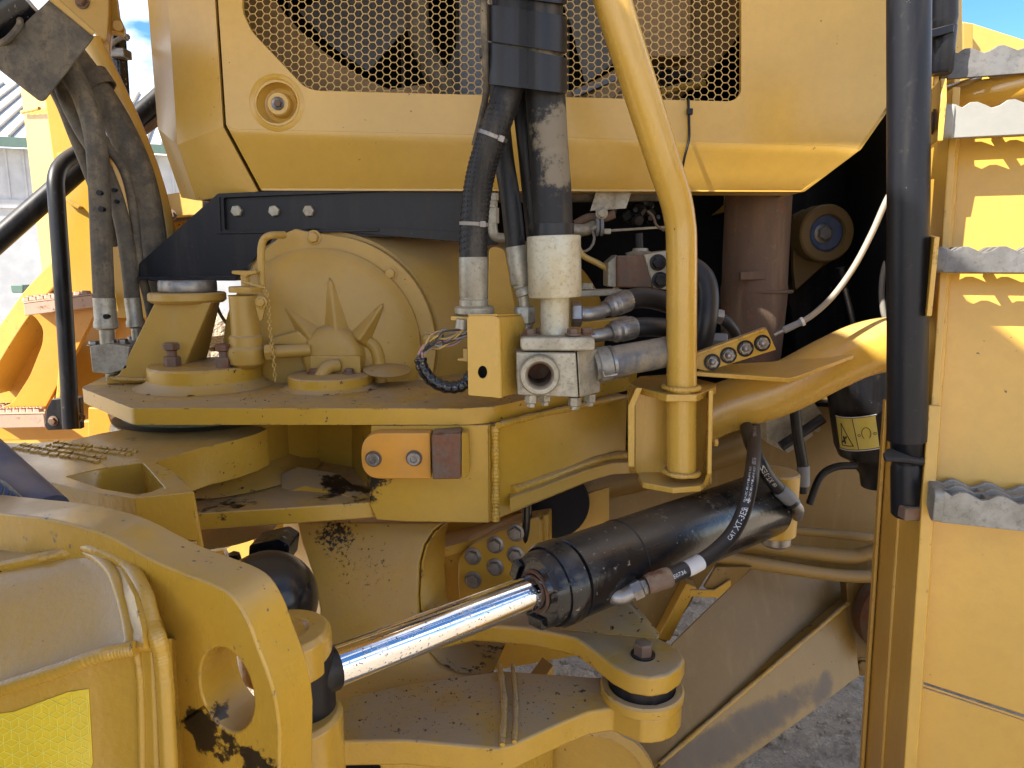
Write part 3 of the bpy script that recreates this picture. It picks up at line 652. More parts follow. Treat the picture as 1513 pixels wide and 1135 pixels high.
part('side_neck', B().cyl(P(390, 521, YN), P(458, 517, YN+.03), .0135, 20), M['trans'], fl)
part('union_nut', B().lathe(P(394, 520, YN-.012), (1, 0, .05), [(.017, 0), (.017, .012), (.013, .015)], 6), M['trans'], fl)
part('fairing', B().poly(PS([(398, 500), (440, 488), (456, 503), (455, 512), (400, 512)], YN+.03), (0, .04, 0)), M['trans'], fl, .006)
cpts = smooth_path([P(393, 428, YN-.045), P(397, 452, YN-.045), P(398, 478, YN-.045), P(401, 505, YN-.045), P(404, 530, YN-.045), P(407, 565, YN-.045)], 5)
for i in range(len(cpts)-1):
    a, c = cpts[i], cpts[i+1]; d = (c-a); md = (a+c)/2; s2 = V((1, 0, 0)) if i % 2 else V((.5, -.85, 0))
    h = d*.72; w = s2*.0033
    lp_ = [md + h*.62*math.cos(q) + w*math.sin(q) for q in [2*math.pi*k/10 for k in range(10)]]
    part('chain_link', B().tube(lp_+[lp_[0]], .0012, 6, False), M['trans'], fl)
# ================================================================== TRANSMISSION HOUSING
YX = 1.535
tr = thing('transmission_housing', 'round dull yellow housing cover with three raised ribs behind the hitch plate', 'gear housing', P(478, 560, YX))
tc_ = (478, 513)
DV = V((.42, .40, -.01))
def arc(cx, cy, r, a0, a1, n): return [(cx + r*math.cos(math.radians(a0+(a1-a0)*i/n)), cy - r*math.sin(math.radians(a0+(a1-a0)*i/n))) for i in range(n+1)]
fo = arc(*tc_, 166, -35, 78, 24) + [(448, 341), (436, 338), (418, 346), (392, 368), (374, 392), (362, 440), (358, 620)]
part('flange', B().poly(PS(fo, YX), (0, .035, 0)), M['trans'], tr, .003)
part('drum', B().poly(PS(arc(*tc_, 172, -40, 124, 40)+[(372, 392), (356, 440), (354, 620)], YX+.036), DV), M['trans'], tr)
part('cover_step', B().lathe(P(*tc_, YX-.0), (0, -1, 0), [(.212, -.001), (.212, .010), (.206, .016), (.185, .024), (.14, .036), (.08, .044), (0, .047)], 64), M['trans'], tr)
part('hub', B().lathe(P(495, 524, YX-.030), (0, -1, 0), [(.092, 0), (.076, .003), (.068, .010), (.064, .024), (.060, .034), (.052, .040), (.036, .042), (0, .043)], 48), M['trans'], tr, 0, 60)
part('hub_skirt', B().poly(PS(rnd([(458, 526), (532, 526), (536, 600), (454, 600)], 3), YX-.078), (0, .06, 0)), M['trans'], tr, .014)
def rib(tip, a, c):
    b = B(); bm = b.bm
    T = bm.verts.new(P(*tip, YX-.034)); A = bm.verts.new(P(a[0]*1.25-c[0]*.25, a[1]*1.25-c[1]*.25, YX-.038)); C = bm.verts.new(P(c[0]*1.25-a[0]*.25, c[1]*1.25-a[1]*.25, YX-.038)); R = bm.verts.new(P((a[0]+c[0])/2, (a[1]+c[1])/2, YX-.072)); Q = bm.verts.new(P((a[0]+c[0])/2, (a[1]+c[1])/2, YX))
    for f in ((T, A, R), (T, R, C), (T, C, Q), (T, Q, A), (A, Q, R), (C, R, Q)): bm.faces.new(f)
    part('rib', b, M['trans'], tr, .006)
rib((485, 393), (480, 496), (514, 492)); rib((409, 440), (452, 520), (474, 488)); rib((575, 436), (518, 496), (540, 512))
part('channel', B().tube(smooth_path([P(536, 500, YX-.035), P(553, 512, YX-.035), P(560, 535, YX-.035), P(562, 590, YX-.035)]), .014, 14), M['trans'], tr)
for x, y in ((464, 351), (577, 404), (632, 500)): bolt(tr, P(x, y, YX), (0, -1, 0), .0115, .012, M['trans'], True)
part('tap_handle', B().lathe(P(572, 549, YX-.07), (.05, -.15, 1), [(0, 0), (.047, .001), (.049, .004), (.03, .008), (0, .012)], 32), M['trans'], tr)
part('drain_elbow', B().tube(smooth_path([P(500, 540, YX-.08), P(487, 542, YX-.09), P(477, 552, YX-.10), P(470, 575, YX-.10)]), .014, 16), M['trans'], tr)
b = B()
for x, y in ((613, 414), (661, 418)): b.lathe(P(x, y, YX+.10), (.3, -1, .2), [(.004, -.02), (.004, .0), (0, .002)], 10)
part('paint_drip', b, M['zinc'], tr)
# ================================================================== REAR FRAME HITCH
ZP = 1.345
ht = thing('hitch_frame', 'heavy yellow upper hitch plate of the rear frame with two bolted pin caps', 'hitch frame', Z(500, 603, 1.345))
st_h = [(P(345, 748, 1.22), .09, .8, 45), (P(300, 752, 1.2), .05, .7, 60), (P(530, 690, 1.25), .13, 1.0, 30), (P(505, 690, 1.3), .12, 1.2, 22), (P(490, 622, 1.24), .035, .5, 60)]
M['hitch'] = paint('hitch_paint', YEL, dust=.42, chip=.706, rough=.29, flat=.05, stains=st_h, edge=.35)
M['center'] = paint('center_paint', (.485, .282, .032), dust=.3, chip=.712, rough=.27, flat=.03, peel=.0009, coat=.2, stains=[(P(492, 786, 1.27), .09, .85, 120), (P(515, 830, 1.22), .14, .55, 130), (P(497, 915, 1.13), .085, .95, 90), (P(545, 840, 1.2), .16, .5, 110), (P(520, 1020, 1.08), .06, .95, 80)])
M['frontc'] = paint('front_casting_paint', (.465, .272, .034), dust=.20, chip=.698, rough=.24, flat=.04, peel=.0014, coat=.3, edge=.25, stains=[(P(360, 745, 1.15), .13, .7, 40), (P(400, 690, 1.2), .1, .35, 60), (P(200, 632, 1.25), .05, .9, 40)])
M['lugp'] = paint('lug_paint', (.46, .265, .030), dust=.48, chip=.692, rough=.34, flat=.06, peel=.0011, edge=.25, stains=[(P(840, 1000, 1.05), .12, .55, 50), (P(640, 1040, 1.0), .18, .35, 70), (P(720, 1000, 1.0), .04, .9, 50)], chipcol=(.02, .016, .013))
ol = rnd([(119, 573), (166, 551), (942, 545), (930, 557), (800, 585), (735, 600), (690, 603.5), (195, 603.5)], [6, 3, 2, 2, 30, 14, 14, 5])
part('upper_plate', B().poly(ZS(ol, ZP), (0, 0, -.030)), M['hitch'], ht, .0025)
c1 = Z(306, 568, ZP); c2 = Z(488, 572, ZP)
pc = part('pin_cap', B().lathe(c1, (0, 0, 1), [(.140, .0005), (.126, .005), (.115, .012), (.112, .016), (.112, .040), (.109, .044), (.0, .0445)], 56), M['hitch'], ht)
bolt_l = [(c1 + V((-.052, -.035, .0445))), (c1 + V((.060, -.05, .0445)))]
for p in bolt_l:
    part('nut', B().lathe(p, (0, 0, 1), [(.0165, 0), (.0165, .017), (.014, .020), (.009, .0205)], 6, .3), M['rustbolt'], pc)
    part('stud', B().lathe(p, (0, 0, 1), [(.0095, .018), (.0095, .032)], 12), M['rustbolt'], pc)
    part('bolt_head', B().lathe(p, (0, 0, 1), [(.0105, .0315), (.0165, .034), (.0165, .045), (.0145, .047), (0, .047)], 6, .1), M['rustbolt'], pc)
pc2 = part('pin_cap', B().lathe(c2, (0, 0, 1), [(.100, .0005), (.090, .003), (.083, .007), (.083, .024), (.080, .027), (0, .0275)], 48), M['hitch'], ht)
for dx in (-.034, .038): bolt(pc2, c2 + V((dx, .005, .0275)), (0, 0, 1), .0105, .010, M['rustbolt'])
# web under the plate
zb, zt = 1.140, ZP-.031
A0 = Z(722, 628, zt); A1 = Z(927, 584, zt)
def onv(p, py): return CAMZ + ray(756.5, py).z/ray(756.5, py).y*p.y
YW = A0.y
part('front_web', B().poly([P(548, 629, YW), V((A0.x, YW, zt)), P(723, 773, YW), P(600, 771, YW), P(556, 768, YW), P(546, 745, YW)], (0, .05, 0)), M['hitch'], ht, .002)
part('side_web', B().poly([A0+V((.001, .001, 0)), A1, V((A1.x, A1.y, onv(A1, 690))), V((A0.x+.001, A0.y+.001, onv(A0, 772)))], (-.03, .045, 0)), M['hitch'], ht, .002)
part('weld_bead', weld([V((A0.x+.012, YW-.004, zt)), V((A0.x+.012, YW-.004, onv(A0, 700))), V((A0.x+.012, YW-.004, onv(A0, 768)))], .0072, 70, 10), M['hitch'], ht)
part('weld_bead', weld([Z(735, 629, zt+.002), Z(800, 612, zt+.002), Z(926, 586, zt+.002)], .006, 60), M['hitch'], ht)
fl_t = [(753, 737, .0), (800, 720, .0), (868, 694, .0), (905, 684, 0), (945, 682, 0)]
fp = []
for px, py, _ in fl_t:
    k = (px-722)/(927-722); Yk = A0.y + (A1.y-A0.y)*k - .035; fp.append(P(px, py, Yk))
part('lower_flange', B().sheet([fp, [p + V((.0, .06, .004)) for p in fp]], (0, 0, -.027)), M['hitch'], ht, .003)
part('weld_bead', weld([p + V((.004, .028, .006)) for p in fp], .009, 60), M['hitch'], ht)
# cavity between the forks
part('cavity_wall', B().sheet([[P(410, 622, 1.42), P(470, 622, 1.50), P(520, 622, 1.46), P(552, 624, 1.27)], [P(410, 720, 1.42), P(470, 710, 1.50), P(520, 705, 1.46), P(552, 742, 1.27)]], (0, .01, 0)), M['hitch'], ht)
ZF = 1.169
part('lower_plate', B().poly(ZS([(286, 759), (430, 750), (546, 742), (556, 740), (556, 690), (420, 676), (290, 676)], ZF), (0, 0, -.031)), M['hitch'], ht, .003)
part('inner_fillet', B().sheet([[P(416, 700, 1.36), P(440, 690, 1.38), P(500, 700, 1.36), P(545, 735, 1.26)], [P(416, 730, 1.30), P(450, 718, 1.30), P(500, 728, 1.28), P(540, 745, 1.235)]], (0, 0, -.01)), M['hitch'], ht, 0, 60)
sr = solo('seal_ring', B().ring(c1 + V((0, 0, -.0575)), (0, 0, 1), [(.085, 0), (.162, 0), (.165, .006), (.162, .011), (.166, .015), (.162, .0265), (.085, .0265)], 72), M['seal'], 'dull green seal ring squeezed under the hitch plate at the pin', 'seal ring')
solo('grease_ring', B().ring(c1 + V((0, -.004, -.0595)), (0, 0, 1), [(.09, 0), (.180, 0), (.172, .004), (.09, .006)], 60), M['cylblack'], 'black grease oozing round the pin joint below the green seal', 'grease')
# stop pad
sp = thing('stop_pad', 'bright orange rounded steel pad held by two socket bolts under the hitch plate', 'stop pad', P(584, 674, YW))
part('pad', B().poly(PS(rnd([(533, 640.5), (636, 640), (637, 708), (534, 708)], [30, 3, 4, 30], 8), YW-.034), (0, .033, 0)), M['orange'], sp, .004)
for x, y in ((552, 678), (612, 677)): bolt(sp, P(x, y, YW-.0345), (0, -1, 0), .0115, .009, M['steel'], False, 'socket_bolt', True)
b = B().ring(P(552, 678, YW-.0345), (0, -1, 0), [(.0118, 0), (.0145, 0), (.0145, .0006), (.0118, .0006)], 20).ring(P(612, 677, YW-.0345), (0, -1, 0), [(.0118, 0), (.0145, 0), (.0145, .0006), (.0118, .0006)], 20)
part('bolt_shadow_gap', b, M['rustbolt'], sp).name = 'bolt_shadow_ring'  # rusty rings painting the shadow gap round the bolt heads
bl = thing('stop_block', 'rusty brown steel stop block right of the orange pad', 'stop block', P(664, 674, YW))
part('block', B().poly([P(637, 643, YW-.05), P(681, 640, YW-.05), P(681, 708, YW-.05), P(639, 709, YW-.05)], (0, .049, 0)), M['rustbolt'], bl, .003)
part('chamfer_edge', B().poly([P(682, 640, YW-.048), P(692, 640, YW-.03), P(694, 698, YW-.03), P(688, 707, YW-.035), P(682, 708, YW-.048)], (0, .028, 0)), M['hitch'], bl, .002)
# post socket at right
YB = 1.24
ps = thing('rail_socket', 'yellow welded C-shaped socket bracket at the right end of the hitch', 'socket bracket', P(992, 720, YB))
part('top_plate', B().poly([Z(930, 566, 1.373), Z(943, 572, 1.373), Z(985, 583, 1.373), Z(1030, 583, 1.373), Z(1058, 572, 1.373), Z(1058, 566, 1.373), Z(1000, 552, 1.373), Z(945, 556, 1.373)], (0, 0, -.013)), M['tubeyel'], ps, .002)
part('back_plate', B().poly(PS([(930, 571), (1052, 571), (1052, 716), (944, 702), (929, 690)], YB+.055), (0, .013, 0)), M['tubeyel'], ps, .002)
part('left_wall', B().poly([P(930, 590, YB+.05), P(926, 572, YB+.05), P(940, 573, YB-.004), P(929, 600, YB+.0), P(928, 690, YB+.0), P(930, 700, YB+.05)], (.012, 0, 0)), M['tubeyel'], ps, .002)
part('right_wall', B().poly([P(1052, 578, YB+.05), P(1054, 577, YB-.03), P(1052, 700, YB-.03), P(1044, 718, YB-.01), P(1044, 722, YB+.05)], (-.008, 0, 0)), M['tubeyel'], ps, .002)
part('bottom_plate', B().poly([Z(943, 703, 1.2075), Z(950, 713, 1.2075), Z(995, 721, 1.2075), Z(1035, 718, 1.2075), Z(1049, 708, 1.2075), Z(1046, 697, 1.2075), Z(1000, 690, 1.2075), Z(950, 693, 1.2075)], (0, 0, -.011)), M['tubeyel'], ps, .002)
part('bolt_end', B().cyl(P(1055, 654, YB+.0), P(1060, 654, YB+.0), .007, 6), M['tubeyel'], ps)
gr_ = thing('guard_rail', 'thick yellow guard tube bending down into the hitch socket', 'guard rail', P(1008, 690, YB))
gp = smooth_path([P(868, -150, YB-.03), P(905, 0, YB-.03), P(944, 125, YB-.025), P(978, 232, YB-.015), P(997, 290, YB-.005), P(1005, 330, YB), P(1007, 370, YB), P(1007, 480, YB), P(1007, 700, YB)], 10)
part('tube', B().tube(gp, lambda t: .0262 + .004*max(0, 1-t*1.6), 28), M['tubeyel'], gr_)
part('weld_bead', weld([P(1007, 572, YB)+V((.0305*math.cos(a), .0305*math.sin(a), 0)) for a in [i*math.pi/6 for i in range(13)]], .0045, 90), M['tubeyel'], gr_)
part('weld_bead', weld([P(1007, 697, YB)+V((.0305*math.cos(a), .0305*math.sin(a), 0)) for a in [i*math.pi/6 for i in range(13)]], .0045, 90), M['tubeyel'], gr_)
# ================================================================== DIAGONAL TUBE, GREASE BRACKET
dt = thing('support_tube', 'large yellow support tube rising to the right, sunlit at its bend', 'support tube', P(1180, 560, 1.42))
part('tube', B().tube(smooth_path([P(1000, 640, 1.45), P(1060, 606, 1.45), P(1150, 576, 1.42), P(1230, 536, 1.39), P(1280, 515, 1.38), P(1330, 508, 1.37), P(1420, 505, 1.37)], 10), .0535, 36), M['tubeyel'], dt)
part('gusset', B().poly([P(1028, 556, 1.295), P(1165, 566, 1.295), P(1182, 561, 1.30), P(1262, 530, 1.33), P(1250, 524, 1.37), P(1140, 541, 1.40), P(1040, 546, 1.40)], (0, 0, .008)), M['tubeyel'], dt, .002)
part('weld_bead', weld([P(1190, 545, 1.37), P(1225, 535, 1.35), P(1262, 525, 1.34)], .006, 40), M['tubeyel'], dt)
gb = thing('grease_manifold', 'small yellow plate carrying four grease nipples in a row', 'grease manifold', P(1090, 550, 1.31))
part('plate', B().poly(PS([(1028, 524), (1133, 486), (1147, 517), (1044, 549), (1028, 545)], 1.31), (0, .008, 0)), M['yel'], gb, .0015)
part('top_flange', B().poly([P(1026, 523, 1.308), P(1132, 484, 1.308), P(1128, 483, 1.36), P(1030, 519, 1.36)], (0, 0, -.006)), M['yel'], gb, .001)
for x, y in ((1052, 535), (1076, 525), (1101, 515), (1126, 507)):
    n_ = part('grease_nipple', B().lathe(P(x, y, 1.31), (0, -1, 0), [(.0115, 0), (.0115, .007), (.0085, .0085), (.0085, .012)], 6), M['steel'], gb)
    part('nipple_tip', B().lathe(P(x, y, 1.297), (-.1, -1, .05), [(.006, -.002), (.006, .006), (.003, .009), (.0042, .013), (0, .016)], 14), M['steel'], n_)
    part('lock_ring', B().ring(P(x, y, 1.3095), (0, -1, 0), [(.0118, 0), (.0155, 0), (.0155, .002), (.0118, .002)], 20), M['black'], n_)
wc = thing('control_cable', 'pale sheathed control cable sweeping down to the grease plate', 'cable', P(1150, 492, 1.32))
part('sheath', B().tube(smooth_path([P(1330, 270, 1.30), P(1312, 292, 1.30), P(1288, 345, 1.30), P(1262, 394, 1.30), P(1232, 436, 1.305), P(1205, 462, 1.31), P(1183, 477, 1.315)], 10), .0054, 14), M['cable'], wc)
part('ferrule', B().lathe(P(1186, 475, 1.315), P(1160, 487, 1.32)-P(1186, 475, 1.315), [(.0072, 0), (.0072, .006), (.0062, .007), (.0068, .036), (.005, .038)], 18), M['fan'], wc)
part('rod_end', B().cyl(P(1162, 486, 1.32), P(1144, 495, 1.325), .0036, 12), M['steel'], wc)
part('band', B().ring(P(1186, 475, 1.315), P(1160, 487, 1.32)-P(1186, 475, 1.315), [(.006, -.002), (.0082, -.002), (.0082, .003), (.006, .003)], 18), M['white'], wc)
# ================================================================== ENGINE BAY THINGS
ex = thing('exhaust_pipe', 'rust brown exhaust pipe standing in the dark engine bay', 'exhaust pipe', P(1122, 520, 1.78))
YE = 1.78
part('pipe', B().lathe(P(1120, 282, YE)+V((0, 0, .12)), (0.01, 0, -1), [(.078, 0), (.078, .345), (.080, .352), (.0795, .38), (.076, .45), (.072, .53), (.068, .56)], 40), M['exh'], ex)
part('joint_band', B().poly(PS([(1094, 402), (1132, 400), (1132, 413), (1094, 414)], YE-.081), (0, .01, 0)), M['exh'], ex, .002)
part('weld_bead', weld([P(1120, 430, YE)+V((.0795*math.cos(a), .0795*math.sin(a), 0)) for a in [i*math.pi/6 for i in range(13)]], .004, 90), M['exh'], ex)
rm = thing('rubber_mount', 'round yellow mount with dark rubber centre and bolt in the engine bay', 'rubber mount', P(1217, 345, 1.85))
part('collar', B().ring(P(1217, 345, 1.85), (.1, -1, 0), [(.046, -.03), (.072, -.03), (.072, .015), (.068, .02), (.048, .02), (.046, .015)], 44), M['shademt'], rm)
part('rubber', B().lathe(P(1217, 345, 1.85), (.1, -1, 0), [(.046, -.02), (.046, .01), (.040, .016), (.0, .017)], 40), M['blue'], rm)
part('arm', B().poly(PS([(1172, 318), (1190, 308), (1240, 380), (1215, 395), (1176, 430), (1172, 400)], 1.90), (0, .02, 0)), M['shademt'], rm, .004)
bolt(rm, P(1216, 345, 1.833), (.1, -1, 0), .018, .016, M['steel'])
hs = solo('curved_hose_edge', B().tube(smooth_path([P(1320, 372, 1.7), P(1308, 392, 1.7), P(1303, 425, 1.7), P(1305, 458, 1.7), P(1312, 480, 1.7)]), .007, 12), M['cable'], 'thin pale curved pipe peeking out left of the black post', 'pipe')
sh_ = thing('bay_strut', 'shiny slim strut in the dark bay right of the exhaust', 'strut', P(1255, 470, 1.8))
part('rod', B().cyl(P(1247, 420, 1.8), P(1262, 482, 1.8), .007, 14), M['steel'], sh_)
part('boot', B().cyl(P(1243, 395, 1.8), P(1248, 425, 1.8), .014, 14), M['black'], sh_)
# dirty line under the hood
YU = 1.63
ur = thing('hood_rail', 'dusty tan rail under the hood edge behind the hose bundle', 'rail', P(760, 290, YU))
part('rail', B().tube(smooth_path([P(560, 276, YU), P(610, 284, YU), P(690, 289, YU), P(860, 288, YU), P(1000, 286, YU)]), .016, 16), M['dusthose'], ur)
part('hanger_plate', B().poly(PS([(882, 278), (936, 276), (925, 308), (872, 312)], YU-.04), (0, .006, 0)), M['zinc'], ur, .001)
part('rail_clip', B().box(P(666, 294, YU-.012), (.006, 0, 0), (0, .012, 0), (0, 0, .02)), M['black'], ur, .002)
bolt(ur, P(889, 315, YU-.04), (0, -1, 0), .010, .010, M['zinc'])
vb = thing('valve_block', 'dirty steel valve block with black bolts beside the guard tube', 'valve block', P(950, 430, 1.55))
part('body', B().poly(PS([(912, 378), (950, 377), (964, 382), (964, 425), (912, 425)], 1.52), (0, .12, 0)), M['rustbolt'], vb, .003)
part('side_body', B().poly(PS([(951, 376), (985, 370), (1004, 372), (1004, 432), (966, 426)], 1.515), (0, .12, 0)), M['zinc'], vb, .003)
part('plug', B().lathe(P(946, 378, 1.57), (0, 0, 1), [(.030, 0), (.032, .006), (.018, .010), (.016, .016), (0, .017)], 28), M['zinc'], vb)
part('lower_plug', B().lathe(P(948, 432, 1.57), (0, 0, 1), [(0, -.01), (.03, -.008), (.03, .004), (.02, .008)], 28), M['zinc'], vb)
part('stem', B().cyl(P(944, 345, 1.57), P(945, 368, 1.57), .009, 12), M['black'], vb)
part('left_lug', B().poly(PS([(898, 388), (912, 376), (912, 425), (898, 424)], 1.54), (0, .08, 0)), M['zinc'], vb, .003)
for x, y in ((972, 388), (975, 414)): bolt(vb, P(x, y, 1.515), (0, -1, 0), .013, .012, M['black'])
el = thing('bay_pipework', 'small dirty hoses, clips and fittings under the hood right of the hose bundle', 'pipework', P(900, 335, 1.6))
part('hose_stub', B().tube(smooth_path([P(835, 338, 1.58), P(862, 340, 1.58), P(878, 334, 1.6)]), .013, 14), M['zinc'], el)
part('ribbed_end', B().ring(P(880, 336, 1.58), (1, 0, 0), [(.011, 0), (.019, 0), (.019, .006), (.014, .008), (.019, .01), (.019, .016), (.011, .016)], 24), M['fan'], el)
part('orange_hose', B().tube(smooth_path([P(852, 362, 1.57), P(862, 378, 1.57), P(885, 390, 1.57), P(902, 402, 1.57), P(911, 418, 1.57), P(909, 430, 1.57)]), .0065, 12), M['bright'], el)
part('brown_hose', B().tube(smooth_path([P(850, 332, 1.6), P(870, 322, 1.6), P(890, 322, 1.6), P(908, 316, 1.6)]), .010, 12), M['exh'], el)
part('cross_rod', B().cyl(P(885, 342, 1.6), P(990, 335, 1.66), .003, 8), M['zinc'], el)
part('end_nut', B().box(P(897, 342, 1.59), (.008, 0, 0), (0, .006, 0), (0, 0, .006)), M['zinc'], el, .002)
part('thin_wire', B().tube(smooth_path([P(957, 312, 1.6), P(965, 320, 1.6), P(970, 333, 1.6), P(982, 341, 1.6)]), .003, 8), M['exh'], el)
part('loop_wire', B().tube([P(866, 356, 1.58)+V((.018*math.cos(a), 0, .006*math.cos(a)+.022*math.sin(a))) for a in [i*.5236 for i in range(13)]], .003, 8), M['cable'], el)
b = B()
for i in range(16):
    c = P(random.uniform(868, 975), random.uniform(300, 330), 1.68); r = random.uniform(.006, .018); b.lathe(c, (random.uniform(-1, 1), -1, random.uniform(-.3, .6)), [(r, -.03), (r, .02), (r*.7, .026), (0, .026)], random.choice((6, 8, 16)))
part('fitting_cluster', b, M['black'], el)
part('elbow', B().tube(smooth_path([P(728, 322, 1.5), P(728, 338, 1.5), P(733, 350, 1.5), P(752, 352, 1.5)]), .010, 14), M['zinc'], el)
part('elbow_nut', B().lathe(P(728, 330, 1.5), (0, 0, 1), [(.013, 0), (.013, .03), (.010, .032), (.010, .045), (.012, .046), (.012, .06)], 6), M['zinc'], el)
solo('guard_plate', B().poly(PS(rnd([(722, 364), (745, 366), (764, 470), (764, 492), (720, 492)], 10), 1.47), (0, .012, 0)), M['yel'], 'yellow rounded plate behind the two centre hoses', 'plate', None, .003)
solo('lower_guard_plate', B().poly(PS([(845, 486), (862, 476), (930, 468), (934, 474), (900, 486), (890, 500), (845, 502)], 1.42), (0, .03, 0)), M['yel'], 'small yellow plate between the two steel elbows right of manifold', 'plate', None, .003)
gp2 = thing('grey_top_plate', 'flat grey plate with bolt right of the big pale ferrule', 'plate', P(880, 434, 1.44))
part('plate', B().poly(PS([(838, 430), (921, 428), (921, 436), (838, 440)], 1.41), (0, .06, 0)), M['zinc'], gp2, .002)
bolt(gp2, P(867, 427, 1.45), (0, 0, 1), .012, .012, M['zinc'])
# ================================================================== CENTRE HOSE BUNDLE
YC = 1.22
GH = 'pressure hoses standing at the centre'
def ferr(par, a, c, r, m, name='ferrule'):
    d = (V(c)-V(a)).length
    return part(name, B().lathe(a, V(c)-V(a), [(r*.97, 0), (r, .003), (r, d-.004), (r*.95, d)], 28), m, par)
ha = thing('hydraulic_hose', 'braided black hose with zip tie leaning left under the spiral wrap', 'hose', P(701, 465, YC), GH)
pa = smooth_path([P(790, -60, YC-.02), P(775, 60, YC-.02), P(752, 130, YC-.02), P(730, 195, YC-.02), P(712, 250, YC-.01), P(702, 310, YC), P(699, 385, YC)], 10)
part('hose_body', B().tube(pa, .0235, 22), M['rubber'], ha)
def braid(path, r, n=200):
    b = B()
    acc = path
    for i in range(n):
        f = i/n*(len(path)-2); k = int(f); p = path[k].lerp(path[k+1], f-k); t = (path[k+1]-path[k]).normalized(); u, w, _ = basis(t)
        for ph in (0.0, 2.2, 4.4):
            a = ph + i*.31; d = u*math.cos(a)+w*math.sin(a); q = t.cross(d)
            b.box(p + d*r, q*.0028+t*.0012, d*.0005, t*.0012-q*.0006)
    return b
part('braid', braid(pa[24:], .0236), M['rubber'], ha, kind='stuff')
ferr(ha, P(699, 380, YC), P(700, 440, YC), .0245, M['zinc'])
part('collar', B().lathe(P(700, 438, YC), (0, 0, -1), [(.0235, 0), (.0235, .004), (.025, .006), (.025, .016), (.0225, .018)], 28), M['zinc'], ha)
part('flange', B().lathe(P(701, 452, YC), (0, 0, -1), [(.030, 0), (.034, .003), (.034, .012), (.030, .015)], 24), M['zinc'], ha)
part('base_tab', B().box(P(695, 469, YC), (.032, 0, 0), (0, .025, 0), (0, 0, .004)), M['tubeyel'], ha, .002)
def ziptie(par, c, t, r, m):
    z = part('zip_tie', B().ring(c, t, [(r, -.003), (r+.0015, -.003), (r+.0015, .003), (r, .003)], 24), m, par)
    d = (CAM-V(c)); d = (d - V(t).normalized()*d.dot(V(t).normalized())).normalized(); s = d.cross(V(t).normalized())
    part('lock', B().box(V(c)+(d*.8+s*.5).normalized()*(r+.003), s*.005, d*.003, V(t).normalized()*.005), m, z, .001)
ziptie(ha, pa[31], pa[32]-pa[30], .0238, M['steel']); ziptie(ha, pa[53], pa[54]-pa[52], .0238, M['cable'])
hb = thing('hydraulic_hose', 'slim plain black hose between the braided hose and the big ferrule', 'hose', P(775, 465, YC+.03), GH)
pb = smooth_path([P(748, 60, YC+.05), P(738, 150, YC+.05), P(744, 230, YC+.05), P(755, 300, YC+.04), P(762, 368, YC+.04)], 10)
part('hose_body', B().tube(pb, .0175, 20), M['rubber'], hb)
ferr(hb, P(762, 364, YC+.04), P(770, 420, YC+.04), .0185, M['zinc'])
part('collar', B().lathe(P(770, 419, YC+.04), V((.02, 0, -.05)), [(.015, 0), (.016, .004), (.014, .008), (.016, .012), (.016, .02), (.012, .022)], 24), M['zinc'], hb)
part('stem', B().cyl(P(772, 430, YC+.04), P(775, 456, YC+.04), .0095, 18), M['zinc'], hb)
part('nut', B().lathe(P(775, 453, YC+.04), (0, 0, -1), [(.017, 0), (.019, .003), (.019, .028), (.016, .031)], 6, .2), M['zinc'], hb)
part('adapter', B().cyl(P(775, 475, YC+.04), P(775, 500, YC+.04), .014, 18), M['zinc'], hb)
hc2 = thing('hydraulic_hose', 'largest dust-caked black hose ending in the big pale ferrule', 'hose', P(822, 490, YC), GH)
pcp = smooth_path([P(800, -60, YC), P(802, 60, YC), P(806, 140, YC), P(810, 210, YC), P(816, 290, YC), P(818, 352, YC)], 10)
M['caked'] = paint('dust_caked_rubber', (.011, .011, .0125), dust=.45, chip=.73, rough=.55, flat=.22, dustcol=(.19, .155, .105), chipcol=(.22, .18, .12), peel=.001, spec=.35, patches=[(P(824, 190, YC-.03), .075, (.20, .165, .11), 26), (P(828, 245, YC-.03), .065, (.20, .165, .11), 30)])
part('hose_body', B().tube(pcp, .0325, 28), M['caked'], hc2)
part('wrapped_end', B().ring(P(818, 342, YC), (0, 0, 1), [(.0325, -.014), (.0340, -.012), (.0342, 0), (.0338, .012), (.0325, .013)], 32), M['cleanrub'], hc2)
part('ferrule', B().lathe(P(818, 349, YC), P(820, 436, YC)-P(818, 349, YC), [(.034, -.001), (.0445, 0), (.0455, .003), (.0455, .098), (.044, .1015), (.025, .103)], 40), M['pale'], hc2)
part('stem', B().lathe(P(820, 433, YC), (0, 0, -1), [(.0245, 0), (.0245, .058), (.026, .062), (.026, .075)], 28), M['pale'], hc2)
hd2 = thing('hydraulic_hose', 'narrow dark hose pressed against the back of the largest hose', 'hose', P(780, 350, YC+.06), GH)
part('hose_body', B().tube(smooth_path([P(762, 60, YC+.07), P(768, 140, YC+.06), P(776, 210, YC+.05), P(784, 290, YC+.06), P(790, 352, YC+.07)], 8), .0145, 16), M['rubber'], hd2)
wr = thing('spiral_wrap', 'wide black plastic spiral wrap binding the centre hoses at the top', 'hose wrap', P(779, 70, YC))
def wrapband(y0l, y0r, y1l, y1r, xl, xr, dY=0):
    rows = []
    for (yl, yr) in ((y0l, y0r), (y0l+4, y0r+4), (y1l-4, y1r-4), (y1l, y1r)):
        row = []
        for k in range(37):
            a = 2*math.pi*k/36; x = (xl+xr)/2 + (xr-xl)/2*math.copysign(abs(math.sin(a))**.55, math.sin(a)); f = (x-xl)/(xr-xl)
            y = (yl*(1-f)+yr*f) + (3 if math.cos(a) > 0 else -6)*0
            row.append(P(x, y, YC+.006 - .060*math.copysign(abs(math.cos(a))**.6, math.cos(a)) + dY))
        rows.append(row)
    return B().sheet(rows, (0, .0015, 0))
